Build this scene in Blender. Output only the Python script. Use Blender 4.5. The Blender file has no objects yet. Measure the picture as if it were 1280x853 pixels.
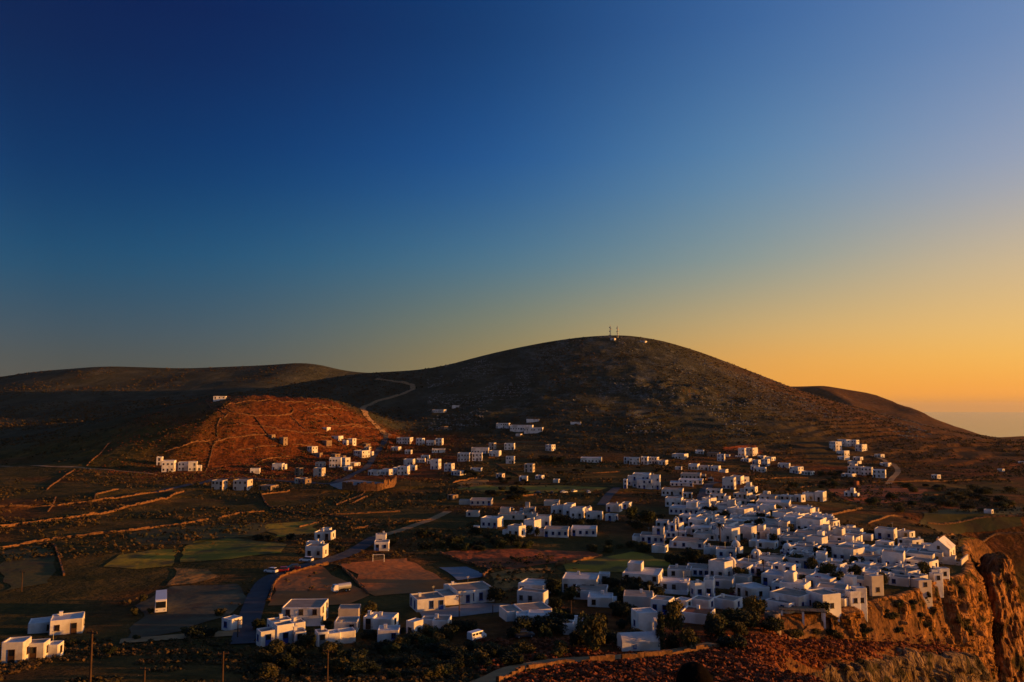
import bpy, bmesh, math, random
import numpy as np
from mathutils import Vector, Matrix, Euler

SC = bpy.context.scene
COL = SC.collection
R = math.radians
random.seed(7)
rng = np.random.default_rng(7)

# ------------------------------------------------------------------ camera
F = 1000.0                      # focal length in pixels of the 1280 px wide photograph
FO = 1758.0                     # the terrain tables below are laid out for this focal length;
YS = F / FO                     # depths are scaled by this to the true ones
CAMZ = 53.0
PITCH = math.atan((508 - 426.5) / F)
cam = bpy.data.cameras.new('camera')
camo = bpy.data.objects.new('camera', cam)
COL.objects.link(camo)
cam.sensor_width = 36.0
cam.lens = 36.0 * F / 1280.0
cam.clip_start = 0.5
cam.clip_end = 150000
camo.location = (0, 0, CAMZ)
camo.rotation_euler = (math.pi / 2 + PITCH, 0, 0)
SC.camera = camo

# ------------------------------------------------------------------ world, sun, exposure
SUN_AZ, SUN_EL = 93.0, 4.2      # degrees to the right of the view axis, above the horizon
sa, se = R(SUN_AZ), R(SUN_EL)
SUNV = Vector((math.sin(sa) * math.cos(se), math.cos(sa) * math.cos(se), math.sin(se)))


def lin(c):
    out = []
    for v in c:
        v /= 255.0
        out.append(v / 12.92 if v <= 0.04045 else ((v + 0.055) / 1.055) ** 2.4)
    return tuple(out) + (1.0,)


world = bpy.data.worlds.new('World')
SC.world = world
world.use_nodes = True
nt = world.node_tree
nt.nodes.clear()
N = nt.nodes.new
L = nt.links.new
wout = N('ShaderNodeOutputWorld')
bg = N('ShaderNodeBackground')
L(bg.outputs[0], wout.inputs[0])
geo = N('ShaderNodeTexCoord')
sep = N('ShaderNodeSeparateXYZ')
L(geo.outputs['Generated'], sep.inputs[0])
dot = N('ShaderNodeVectorMath'); dot.operation = 'DOT_PRODUCT'
dot.inputs[1].default_value = SUNV
L(geo.outputs['Generated'], dot.inputs[0])
ROWS = (508, 496, 480, 450, 410, 320, 200, 5)      # photograph rows of the ramp stops; the last stop is the zenith


def col_z(px):
    """sine of the elevation of each ramp stop in a pixel column"""
    h = math.hypot(1.0, (px - 640) / F)
    return [max(0.0, math.sin(math.atan((508 - y) / F / h))) for y in ROWS] + [1.0]

def col_u(px):
    """cosine of the angle between the sun and the sky seen at a pixel column"""
    return math.cos(math.atan((px - 640) / F) - sa)


SKY = {   # cosine of the angle to the sun -> colours from the horizon up to the zenith
    -1.0: [(182, 166, 152), (184, 168, 158), (182, 172, 168), (176, 176, 180), (164, 176, 194), (150, 172, 200), (132, 164, 200), (40, 88, 142)],
    col_u(0): [(84, 80, 72), (80, 80, 74), (76, 80, 78), (62, 80, 92), (28, 76, 110), (10, 52, 100), (14, 34, 76), (12, 36, 84)],
    col_u(320): [(92, 88, 74), (90, 90, 80), (86, 92, 90), (72, 92, 104), (36, 86, 122), (10, 58, 112), (10, 32, 82), (14, 40, 92)],
    col_u(640): [(165, 135, 82), (158, 134, 84), (150, 130, 86), (128, 128, 104), (74, 116, 142), (32, 84, 144), (16, 56, 108), (18, 48, 104)],
    col_u(960): [(240, 160, 66), (238, 162, 70), (230, 166, 84), (205, 170, 112), (138, 153, 150), (94, 136, 172), (58, 100, 156), (30, 64, 120)],
    col_u(1275): [(246, 160, 72), (247, 168, 74), (246, 182, 86), (236, 187, 110), (204, 181, 146), (150, 160, 184), (104, 134, 180), (40, 74, 130)],
    1.0: [(255, 190, 96), (255, 196, 104), (255, 202, 116), (250, 206, 136), (236, 204, 156), (205, 200, 190), (165, 180, 200), (60, 92, 145)],
}
for k_ in SKY:      # the lowest half degree is dimmed by the sea haze
    c_ = SKY[k_][0]
    SKY[k_] = [tuple(0.62 * c_[i] + 0.38 * (120, 104, 88)[i] for i in range(3))] + SKY[k_]
# resample the measured table on a fine grid with smooth curves, so that no stop shows as a line
def smooth_tab(t, ts, vals, w):
    o = np.linspace(-1, 1, 9)
    wt = np.exp(-2 * o * o)
    return sum(k * np.array([np.interp(t + q * w, ts, vals[:, c]) for c in range(3)]) for q, k in zip(o, wt)) / wt.sum()


KU = sorted(SKY)
U0, U1 = col_u(0), col_u(1275)
UF = np.concatenate([[-1.0, (U0 - 1) * 0.5 - 0.1, U0 - 0.1], np.linspace(U0, U1, 19), [U1 + 0.12, U1 + 0.25, 1.0]])
ZF = np.array([0, 0.005, 0.010, 0.016, 0.026, 0.04, 0.055, 0.07, 0.085, 0.105, 0.125, 0.15, 0.175, 0.2, 0.23, 0.26, 0.3, 0.34, 0.38, 0.43, 0.48, 0.55, 0.65, 0.8, 1.0])
SKL = {k: np.array([lin(c)[:3] for c in SKY[k]]) ** 0.5 for k in KU}
COLS = [-1000, 0, 320, 640, 960, 1275, 1275]
SKZ = {k: np.array([smooth_tab(z, col_z(COLS[i] if i else 0), SKL[k], 0.006 + 0.12 * z) for z in ZF]) for i, k in enumerate(KU)}
prev = None
for i, u in enumerate(UF):
    rp = N('ShaderNodeValToRGB')
    cr = rp.color_ramp
    while len(cr.elements) < len(ZF):
        cr.elements.new(0.5)
    for j, (e, z) in enumerate(zip(cr.elements, ZF)):
        e.position = z
        col = smooth_tab(u, KU, np.array([SKZ[k][j] for k in KU]), 0.13) ** 2
        e.color = tuple(col) + (1,)
    L(sep.outputs['Z'], rp.inputs[0])
    if prev is None:
        prev = rp.outputs[0]
    else:
        mr = N('ShaderNodeMapRange')
        mr.inputs[1].default_value = UF[i - 1]
        mr.inputs[2].default_value = u
        L(dot.outputs['Value'], mr.inputs[0])
        mx = N('ShaderNodeMix'); mx.data_type = 'RGBA'
        L(mr.outputs[0], mx.inputs[0])
        L(prev, mx.inputs[6]); L(rp.outputs[0], mx.inputs[7])
        prev = mx.outputs[2]
# the physical sky gives the base tone, the measured dusk gradient its colour
sky = N('ShaderNodeTexSky')
sky.sky_type = 'NISHITA'
sky.sun_disc = False
sky.sun_elevation = R(SUN_EL)
sky.sun_rotation = R(SUN_AZ)
sky.altitude = 250
skm = N('ShaderNodeVectorMath'); skm.operation = 'SCALE'
skm.inputs[3].default_value = 0.001
L(sky.outputs[0], skm.inputs[0])
add = N('ShaderNodeVectorMath'); add.operation = 'ADD'
L(prev, add.inputs[0]); L(skm.outputs[0], add.inputs[1])
L(add.outputs[0], bg.inputs[0])
bg.inputs[1].default_value = 0.685

sun = bpy.data.lights.new('sun', 'SUN')
sun.energy = 5.0
sun.angle = R(0.6)
sun.color = (1.0, 0.40, 0.055)
suno = bpy.data.objects.new('sun', sun)
COL.objects.link(suno)
suno.rotation_euler = (-SUNV).to_track_quat('-Z', 'Y').to_euler()

SC.view_settings.view_transform = 'Standard'
SC.view_settings.look = 'None'
SC.view_settings.exposure = 0.55
SC.view_settings.gamma = 1.0
SC.view_settings.use_curve_mapping = False
SC.render.engine = 'CYCLES'
SC.cycles.max_bounces = 5
SC.cycles.use_denoising = True


# ------------------------------------------------------------------ noise helpers (numpy)
def _hash(ix, iy, iz, seed):
    h = (ix.astype(np.int64) * 374761393 + iy.astype(np.int64) * 668265263 + iz.astype(np.int64) * 2147483647 + seed * 974711) & 0xFFFFFFFF
    h = ((h ^ (h >> 13)) * 1274126177) & 0xFFFFFFFF
    h = ((h ^ (h >> 15)) * 2246822519) & 0xFFFFFFFF
    h = h ^ (h >> 16)
    return (h & 0xFFFFFF) / float(0xFFFFFF) * 2.0 - 1.0


def noise3(x, y, z, seed=0):
    x, y, z = np.broadcast_arrays(np.asarray(x, float), np.asarray(y, float), np.asarray(z, float))
    ix, iy, iz = np.floor(x), np.floor(y), np.floor(z)
    fx, fy, fz = x - ix, y - iy, z - iz
    ux, uy, uz = (t * t * t * (t * (t * 6 - 15) + 10) for t in (fx, fy, fz))
    def c(a, b, d):
        return _hash(ix + a, iy + b, iz + d, seed)
    x00 = c(0, 0, 0) * (1 - ux) + c(1, 0, 0) * ux
    x10 = c(0, 1, 0) * (1 - ux) + c(1, 1, 0) * ux
    x01 = c(0, 0, 1) * (1 - ux) + c(1, 0, 1) * ux
    x11 = c(0, 1, 1) * (1 - ux) + c(1, 1, 1) * ux
    return (x00 * (1 - uy) + x10 * uy) * (1 - uz) + (x01 * (1 - uy) + x11 * uy) * uz


def noise2(x, y, seed=0):
    x, y = np.broadcast_arrays(np.asarray(x, float), np.asarray(y, float))
    ix, iy = np.floor(x), np.floor(y)
    fx, fy = x - ix, y - iy
    ux, uy = (t * t * t * (t * (t * 6 - 15) + 10) for t in (fx, fy))
    iz = np.zeros_like(ix)
    a = _hash(ix, iy, iz, seed) * (1 - ux) + _hash(ix + 1, iy, iz, seed) * ux
    b = _hash(ix, iy + 1, iz, seed) * (1 - ux) + _hash(ix + 1, iy + 1, iz, seed) * ux
    return a * (1 - uy) + b * uy


def fbm2(x, y, octv=4, seed=0, ridged=False):
    s = 0; a = 1.0; t = 0
    for o in range(octv):
        n = noise2(x * 2 ** o + 17.3 * o, y * 2 ** o - 9.1 * o, seed + o)
        if ridged:
            n = 1 - 2 * np.abs(n)
        s = s + a * n; t += a; a *= 0.5
    return s / t


def fbm3(x, y, z, octv=4, seed=0, ridged=False):
    s = 0; a = 1.0; t = 0
    for o in range(octv):
        n = noise3(x * 2 ** o + 17.3 * o, y * 2 ** o - 9.1 * o, z * 2 ** o + 3.7 * o, seed + o)
        if ridged:
            n = 1 - 2 * np.abs(n)
        s = s + a * n; t += a; a *= 0.5
    return s / t


def sstep(e0, e1, x):
    t = np.clip((x - e0) / (e1 - e0), 0, 1)
    return t * t * (3 - 2 * t)


def smax(a, b, k):
    return 0.5 * (a + b + np.sqrt((a - b) ** 2 + k * k))


# ------------------------------------------------------------------ terrain
def px_prof(pts, d, tail):
    """skyline points in pixels at distance d -> (x, z) arrays, with extra world points added at the ends"""
    xs = [(p[0] - 640) / FO * d for p in pts]
    zs = [CAMZ + (508 - p[1]) / FO * d for p in pts]
    xs = [t[0] for t in tail if t[0] < xs[0]] + xs + [t[0] for t in tail if t[0] > xs[-1]]
    zl = dict(tail)
    zz = []
    for x in xs:
        zz.append(zl[x] if x in zl else None)
    it = iter(zs)
    zz = [next(it) if v is None else v for v in zz]
    return np.array(xs), np.array(zz)


def smooth_interp(x, xs, zs, w):
    return sum(np.interp(x + o * w, xs, zs) for o in (-1, -0.5, 0, 0.5, 1)) / 5.0


MAIN = px_prof([(440, 468), (540, 462), (620, 440), (700, 424), (760, 418), (800, 419), (860, 434), (940, 465), (1000, 490), (1100, 520), (1170, 545), (1280, 556)], 2100,
               [(-4000, 10), (-900, 25), (-600, 50), (-400, 72), (930, -20), (1200, -70), (1500, -150), (5000, -230)])
LEFT = px_prof([(0, 472), (40, 465), (130, 458), (230, 461), (330, 457), (385, 453), (440, 466), (500, 467)], 2800,
               [(-5000, 40), (-1800, 60), (-1300, 92), (0, 110), (300, 60), (800, -60), (1400, -230)])
FAR = px_prof([(1000, 483), (1030, 482), (1090, 492), (1120, 508), (1170, 541)], 3300,
              [(-3000, -100), (-200, 60), (300, 100), (1050, -60), (1250, -215), (4000, -230)])
EY = np.array([0, 150, 230, 275, 318, 327, 345, 362, 392, 405, 440, 478, 503, 520, 560, 620, 6000.])
EX = np.array([300, 90, 36, 46, 58, 71, 87, 100, 117, 129, 141, 152, 160, 168, 260, 400, 6000.])
DY = np.array([0, 275, 297, 318, 327, 345, 392, 430, 470, 505, 520, 545, 600, 6000.])
DZ = np.array([0, 0, 2.5, 5, 6.5, 10, 17, 26, 38, 48, 32, 9, 0, 0.])
RY = np.array([-400, 0, 100, 240, 278, 297, 335, 355, 385, 420, 460, 505, 525, 560, 620, 700, 900, 1500, 2600, 6000])
RX = np.array([20, 32, 40, 47, 54, 71, 94, 110, 122, 137, 155, 180, 270, 430, 600, 800, 1150, 2000, 2600, 3000])
RIMY = np.array([236, 277, 298, 335, 352, 382, 418, 450])
RIMZ = np.array([6, 1.0, -.2, -3.6, -7.7, -13.7, -24, -34])
CHY = np.array([-400, -60, 0, 100, 160, 220, 280, 340, 420.])
CHZ = np.array([40, 52, 51.4, 30.4, 18.3, 9.0, 3.2, 0.5, 0.0])


def height(x, y):
    y = y / YS
    base = smooth_interp(y, CHY, CHZ, 25)
    base = base - 0.028 * np.clip(-x - 60, 0, 200) * (1 - sstep(180, 380, y)) * 0.6
    und = (2.2 + 2.6 * sstep(560, 760, y)) * fbm2(x / 130, y / 110, 3, 11) + 0.55 * fbm2(x / 26, y / 26, 3, 23)
    und = und * sstep(150, 300, y) * (0.35 + 0.65 * sstep(0, 260, np.abs(x - 90) + 0.25 * np.abs(y - 480)))
    base = base + und
    # the pitch and the lots are smoothed, then tilted to catch more sun
    pit = np.exp(-(((x + 48) / 42) ** 4 + ((y - 458) / 40) ** 4))
    base = base - und * pit * 0.7 - 0.10 * (x + 48) * pit
    pit = np.exp(-(((x - 6) / 34) ** 4 + ((y - 484) / 38) ** 4))  # red field, tilted the same way to catch more sun
    base = base - und * pit * 0.6 - 0.11 * (x - 6) * pit
    base = base - 0.10 * np.clip(y - 2300, 0, 1500)
    # gentle rise of the valley towards the hills
    base = base + 6 * sstep(900, 1300, y)
    # the land falls away to the right behind the village
    fall = np.clip(0.115 * (x - 125), 0, 30) * sstep(505, 560, y) * (1 - 0.75 * sstep(1200, 1900, y))
    base = base - fall
    # main hill
    zr = smooth_interp(x, *MAIN, 35)
    t = np.clip((y - 1120) / 980, 0, 1)
    p = t ** 1.25
    rough = fbm2(x / 190, y / 260, 4, 5) * 6 * sstep(0.03, 0.4, t) * (1 - sstep(0.86, 1.0, t))
    rough = rough + fbm2(x / 60, y / 70, 3, 61, True) * 2.2 * sstep(0.06, 0.4, t) * (1 - sstep(0.8, 1.0, t))
    crag = np.exp(-(((x - 190) / 60) ** 2 + ((y - 1640) / 55) ** 2)) * (4 + 9 * fbm2(x / 28, y / 28, 3, 91, True))
    main = -2 + (zr + 2) * p + rough + crag
    main = np.where(y > 2100, zr - (y - 2100) * 0.22, main)
    # left ridge
    zl = smooth_interp(x, *LEFT, 30)
    t = np.clip((y - 1180) / 1620, 0, 1)
    left = -4 + (zl + 4) * t ** 1.35 + fbm2(x / 220, y / 300, 4, 15) * 8 * sstep(0.05, 0.4, t) * (1 - sstep(0.88, 1, t))
    left = np.where(y > 2800, zl - (y - 2800) * 0.15, left)
    # far headland
    zf = smooth_interp(x, *FAR, 9)
    t = np.clip((y - 2300) / 1000, 0, 1)
    far = -40 + (zf + 40) * t ** 1.1 + 9 * fbm2(x / 130, y / 200, 4, 41, True) * sstep(0.1, 0.5, t) * (1 - sstep(0.9, 1, t))
    far = np.where(y > 3300, zf - (y - 3300) * 0.3, far)
    # sunlit knoll on the left
    kx = np.array([-1400, -900, -650, -500, -400, -330, -273, -229, -194, -161, -130, -108, -86, -60, -20, 400.])
    kz = np.array([2, 10, 20, 31, 44, 55, 61, 64.5, 64, 53, 36, 24, 12, 0, -14, -60.])
    zk = smooth_interp(x, kx, kz, 16)
    yr = 1275 + np.where(x > -250, (x + 250) * 1.6, (-250 - x) * 1.3)
    yf = 900 + np.where(x > -300, (x + 300) * 1.35, (-300 - x) * 0.7)
    t = (y - yf) / (yr - yf)
    tt = np.clip(t, 0, 1)
    kn = zk * (0.35 * tt + 0.65 * sstep(0, 1, tt)) - 1.5 * (1 - tt)
    kn = np.where(t > 1, zk - 0.045 * (y - yr), kn) + 4.6 * fbm2(x / 52, y / 70, 4, 71) * sstep(0, .2, tt)
    kn = np.where(t <= 0, -1.5 - 0.15 * (yf - y), kn)
    z = smax(base, main, 7)
    z = smax(z, left, 10)
    z = smax(z, far, 5)
    z = smax(z, kn, 8)
    # terraces
    tm = sstep(130, 220, x) * sstep(520, 580, y) * (1 - sstep(1500, 1700, y)) + 0.8 * sstep(1150, 1350, y) * (1 - sstep(1900, 2050, y)) * (1 - sstep(120, 300, x)) * sstep(-120, -20, x)
    tm = tm + 0.9 * sstep(560, 640, y) * (1 - sstep(980, 1080, y)) * (1 - sstep(100, 160, x)) * sstep(-300, -200, x)
    tm = tm + 0.8 * sstep(-290, -230, x) * (1 - sstep(-90, -50, x)) * sstep(940, 1000, y) * (1 - sstep(1380, 1450, y))
    tm = np.clip(tm, 0, 1)
    hstep = 1.7 + 2.0 * sstep(1100, 1500, y)
    q = z / hstep + 0.9 * fbm2(x / 90, y / 140, 2, 33)
    fr = q - np.floor(q)
    dz = (sstep(0.72, 1.0, fr) - fr) * hstep
    z = z + dz * tm * 0.85
    # village plateau edge: drop to the shelf
    xe = np.interp(y, EY, EX)
    dd = np.interp(y, DY, DZ)
    s = x - xe
    z = z - dd * sstep(-1.0, 5.0, s) - np.clip(s - 4, 0, 40) * 0.10 * sstep(330, 370, y) * (1 - sstep(505, 530, y))
    # gully behind the end of the village, falling towards the pinnacle
    z = z - np.clip(670 - y, 0, 170) * 0.42 * sstep(168, 215, x) * sstep(470, 515, y)
    # sea cliff
    xr = np.interp(y, RY, RX)
    so = x - xr
    zrim = np.interp(y, RIMY, RIMZ)
    lim = zrim + 0.35 * np.clip(-so, 0, 60) + 0.5 * fbm2(x / 7, y / 7, 3, 83)
    z = z - np.where((y < 460) & (so > -45), np.clip(z - lim, 0, 60) * sstep(0, 12, s) * sstep(225, 250, y), 0)
    z = z - 4 * sstep(-3.0, 0.5, so) * (1 - sstep(430, 470, y)) * sstep(215, 240, y) - np.clip(so, 0, 400) * 2.2 * (1 - 0.8 * sstep(520, 640, y))
    # the far side of the island drops to the sea
    z = z - np.clip(y - 4200, 0, 3000) * 0.5
    return np.maximum(z, -215)


def spaced(lo, hi, step, grow, out_lo, out_hi, mx):
    v = list(np.arange(lo, hi + step / 2, step))
    s = step
    while v[-1] < out_hi:
        s = min(s * grow, mx); v.append(v[-1] + s)
    s = step; head = [lo]
    while head[-1] > out_lo:
        s = min(s * grow, mx); head.append(head[-1] - s)
    return np.array(head[:0:-1] + v)


GX = spaced(-420, 380, 2.5, 1.03, -5000, 5000, 90)
GY = spaced(190, 1250, 2.5, 1.012, -300, 5600, 60) * YS
XX, YY = np.meshgrid(GX, GY)
GZ = height(XX, YY)
YY = YY / YS                    # table depths, for the ground masks


def ground(x, y):
    x = np.asarray(x, float); y = np.asarray(y, float)
    i = np.clip(np.searchsorted(GX, x) - 1, 0, len(GX) - 2)
    j = np.clip(np.searchsorted(GY, y) - 1, 0, len(GY) - 2)
    u = (x - GX[i]) / (GX[i + 1] - GX[i]); v = (y - GY[j]) / (GY[j + 1] - GY[j])
    a, b, c, d = GZ[j, i], GZ[j, i + 1], GZ[j + 1, i + 1], GZ[j + 1, i]
    # same diagonal as the triangulated quads (0-2)
    return np.where(u >= v, a + u * (b - a) + v * (c - b), a + v * (d - a) + u * (c - d))


TS = np.concatenate([np.linspace(2, 105, 300), np.geomspace(105, 3150, 3500)])
cp, sp = math.cos(PITCH), math.sin(PITCH)


def ray(px, py):
    a = (px - 640) / F; b = (426.5 - py) / F
    v = np.array([a, cp - b * sp, sp + b * cp])
    return v / v[1]


def at(px, py):
    """point of the ground seen at a photograph pixel"""
    v = ray(px, py)
    x = v[0] * TS; z = CAMZ + v[2] * TS
    g = ground(x, TS)
    below = np.nonzero(z < g)[0]
    k = below[0] if len(below) else len(TS) - 1
    if k > 0:
        d0 = z[k - 1] - g[k - 1]; d1 = z[k] - g[k]
        t = TS[k - 1] + (TS[k] - TS[k - 1]) * d0 / max(d0 - d1, 1e-6)
    else:
        t = TS[0]
    p = v * t
    return Vector((p[0], t, float(ground(p[0], t))))


# ------------------------------------------------------------------ materials
MATS = {}


def nodes_mat(name):
    m = bpy.data.materials.new(name)
    m.use_nodes = True
    MATS[name] = m
    return m, m.node_tree, m.node_tree.nodes['Principled BSDF']


def mat(name, c1, c2=None, scale=1.0, rough=0.85, bump=0.0, bscale=None, rand=0.0, metallic=0.0, emit=None, spec=0.2, coord='Object', lo=0.35, hi=0.65, c3=None, scale3=None):
    m, t, b = nodes_mat(name)
    nn, ll = t.nodes.new, t.links.new
    b.inputs['Roughness'].default_value = rough
    b.inputs['Metallic'].default_value = metallic
    b.inputs['Specular IOR Level'].default_value = spec
    tc = nn('ShaderNodeTexCoord')
    if c2 is None:
        rgb = nn('ShaderNodeRGB'); rgb.outputs[0].default_value = tuple(c1) + (1,)
        colo = rgb.outputs[0]
    else:
        no = nn('ShaderNodeTexNoise'); no.inputs['Scale'].default_value = scale; no.inputs['Detail'].default_value = 6
        no.inputs['Roughness'].default_value = 0.65
        ll(tc.outputs[coord], no.inputs['Vector'])
        rp = nn('ShaderNodeValToRGB')
        rp.color_ramp.elements[0].position = lo; rp.color_ramp.elements[1].position = hi
        rp.color_ramp.elements[0].color = tuple(c1) + (1,); rp.color_ramp.elements[1].color = tuple(c2) + (1,)
        ll(no.outputs['Fac'], rp.inputs[0])
        colo = rp.outputs[0]
        if c3 is not None:
            n3 = nn('ShaderNodeTexNoise'); n3.inputs['Scale'].default_value = scale3; n3.inputs['Detail'].default_value = 5
            ll(tc.outputs[coord], n3.inputs['Vector'])
            r3 = nn('ShaderNodeValToRGB')
            r3.color_ramp.elements[0].position = 0.48; r3.color_ramp.elements[1].position = 0.62
            ll(n3.outputs['Fac'], r3.inputs[0])
            mx = nn('ShaderNodeMix'); mx.data_type = 'RGBA'
            ll(r3.outputs[0], mx.inputs[0]); ll(colo, mx.inputs[6]); mx.inputs[7].default_value = tuple(c3) + (1,)
            colo = mx.outputs[2]
    if rand > 0:
        oi = nn('ShaderNodeObjectInfo')
        mr = nn('ShaderNodeMapRange')
        mr.inputs[3].default_value = 1 - rand; mr.inputs[4].default_value = 1 + rand * 0.35
        ll(oi.outputs['Random'], mr.inputs[0])
        hs = nn('ShaderNodeHueSaturation')
        ll(colo, hs.inputs['Color']); ll(mr.outputs[0], hs.inputs['Value'])
        colo = hs.outputs[0]
    ll(colo, b.inputs['Base Color'])
    if bump > 0:
        nb = nn('ShaderNodeTexNoise'); nb.inputs['Scale'].default_value = bscale or scale; nb.inputs['Detail'].default_value = 5
        ll(tc.outputs[coord], nb.inputs['Vector'])
        bp = nn('ShaderNodeBump'); bp.inputs['Strength'].default_value = 1.0; bp.inputs['Distance'].default_value = bump
        ll(nb.outputs['Fac'], bp.inputs['Height']); ll(bp.outputs[0], b.inputs['Normal'])
    if emit:
        b.inputs['Emission Color'].default_value = tuple(emit) + (1,); b.inputs['Emission Strength'].default_value = 1
    return m


def terrain_mat():
    m, t, b = nodes_mat('terrain')
    nn, ll = t.nodes.new, t.links.new
    b.inputs['Roughness'].default_value = 0.95
    b.inputs['Specular IOR Level'].default_value = 0.05
    tc = nn('ShaderNodeTexCoord')

    def nz(scale, detail=6, sx=1, sy=1, rough=0.6):
        mp = nn('ShaderNodeMapping'); mp.inputs['Scale'].default_value = (sx, sy, 1)
        ll(tc.outputs['Object'], mp.inputs[0])
        n = nn('ShaderNodeTexNoise'); n.inputs['Scale'].default_value = scale; n.inputs['Detail'].default_value = detail
        n.inputs['Roughness'].default_value = rough
        ll(mp.outputs[0], n.inputs['Vector'])
        return n.outputs['Fac']

    def ramp(fac, stops):
        r = nn('ShaderNodeValToRGB')
        while len(r.color_ramp.elements) < len(stops):
            r.color_ramp.elements.new(0.5)
        for e, (p, c) in zip(r.color_ramp.elements, stops):
            e.position = p; e.color = tuple(c) + (1,)
        ll(fac, r.inputs[0])
        return r.outputs[0]

    def mix(f, a, c):
        x = nn('ShaderNodeMix'); x.data_type = 'RGBA'
        ll(f, x.inputs[0]); ll(a, x.inputs[6]); ll(c, x.inputs[7])
        return x.outputs[2]

    def mth(op, a, c):
        x = nn('ShaderNodeMath'); x.operation = op
        for i, v in enumerate((a, c)):
            if isinstance(v, (int, float)):
                x.inputs[i].default_value = v
            else:
                ll(v, x.inputs[i])
        return x.outputs[0]

    def attr(n):
        a = nn('ShaderNodeAttribute'); a.attribute_name = n
        return a.outputs['Fac']
    scrub = ramp(nz(0.05, 9, 1, 1, .75), [(0.32, (0.022, 0.026, 0.006)), (0.5, (0.066, 0.050, 0.012)), (0.68, (0.16, 0.090, 0.020))])
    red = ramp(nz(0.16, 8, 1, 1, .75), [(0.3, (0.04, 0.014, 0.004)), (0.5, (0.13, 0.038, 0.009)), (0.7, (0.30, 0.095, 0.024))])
    hill = ramp(nz(0.022, 9, 1, 0.5, .72), [(0.3, (0.036, 0.038, 0.020)), (0.52, (0.070, 0.068, 0.036)), (0.72, (0.125, 0.112, 0.062))])
    rock = ramp(nz(0.12, 6, 1, 1, .7), [(0.35, (0.10, 0.11, 0.085)), (0.7, (0.24, 0.25, 0.21))])
    rmask = ramp(nz(0.05, 12, 1, 0.6, .85), [(0.50, (0, 0, 0)), (0.62, (1, 1, 1))])
    hillc = mix(mth('MULTIPLY', rmask, attr('rock')), hill, rock)
    c = mix(attr('red'), scrub, red)
    c = mix(attr('hill'), c, hillc)
    gn = nn('ShaderNodeNewGeometry'); sx = nn('ShaderNodeSeparateXYZ'); ll(gn.outputs['True Normal'], sx.inputs[0])
    steep = ramp(sx.outputs['Z'], [(0.45, (1, 1, 1)), (0.68, (0, 0, 0))])
    crag = ramp(nz(0.4, 8, 1, 1, .7), [(0.35, (0.04, 0.022, 0.010)), (0.7, (0.26, 0.12, 0.045))])
    c = mix(steep, c, crag)
    ll(c, b.inputs['Base Color'])
    hb = mth('ADD', mth('ADD', mth('MULTIPLY', nz(0.5, 6), 1.0), mth('MULTIPLY', nz(0.12, 5), 2.0)), mth('MULTIPLY', mth('MULTIPLY', nz(0.03, 9, 1, 0.7, .75), 14.0), attr('hill')))
    bp = nn('ShaderNodeBump'); bp.inputs['Strength'].default_value = 1.0; bp.inputs['Distance'].default_value = 1.1
    ll(hb, bp.inputs['Height']); ll(bp.outputs[0], b.inputs['Normal'])
    return m


# ------------------------------------------------------------------ mesh helpers
def mesh_from(name, verts, faces, material=None, smooth=False):
    me = bpy.data.meshes.new(name)
    me.from_pydata([tuple(v) for v in verts], [], [tuple(f) for f in faces])
    mats = material if isinstance(material, (list, tuple)) else [material]
    for mm in mats:
        if mm is not None:
            me.materials.append(MATS[mm] if isinstance(mm, str) else mm)
    if smooth:
        me.polygons.foreach_set('use_smooth', [True] * len(me.polygons))
    me.update()
    return me


def big_mesh(name, V, quads, material, smooth=True):
    """numpy arrays -> mesh; quads is (n,4) or (n,3)"""
    me = bpy.data.meshes.new(name)
    k = quads.shape[1]
    me.vertices.add(len(V)); me.vertices.foreach_set('co', np.asarray(V, np.float32).ravel())
    me.loops.add(quads.size); me.loops.foreach_set('vertex_index', quads.astype(np.int32).ravel())
    me.polygons.add(len(quads)); me.polygons.foreach_set('loop_start', np.arange(0, quads.size, k, dtype=np.int32))
    me.polygons.foreach_set('loop_total', np.full(len(quads), k, dtype=np.int32))
    if smooth:
        me.polygons.foreach_set('use_smooth', np.ones(len(quads), dtype=bool))
    me.materials.append(MATS[material])
    me.update(calc_edges=True)
    return me


def link(name, me, parent=None, loc=(0, 0, 0), rot=(0, 0, 0), scale=None):
    o = bpy.data.objects.new(name, me)
    COL.objects.link(o)
    o.location = loc; o.rotation_euler = rot
    if scale is not None:
        o.scale = scale
    if parent is not None:
        o.parent = parent
    return o


def tag(o, label=None, cat=None, group=None, kind=None):
    if label: o['label'] = label
    if cat: o['category'] = cat
    if group: o['group'] = group
    if kind: o['kind'] = kind
    return o


def grid_quads(nu, nv):
    idx = np.arange(nu * nv).reshape(nv, nu)
    return np.stack([idx[:-1, :-1], idx[:-1, 1:], idx[1:, 1:], idx[1:, :-1]], -1).reshape(-1, 4)


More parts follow.
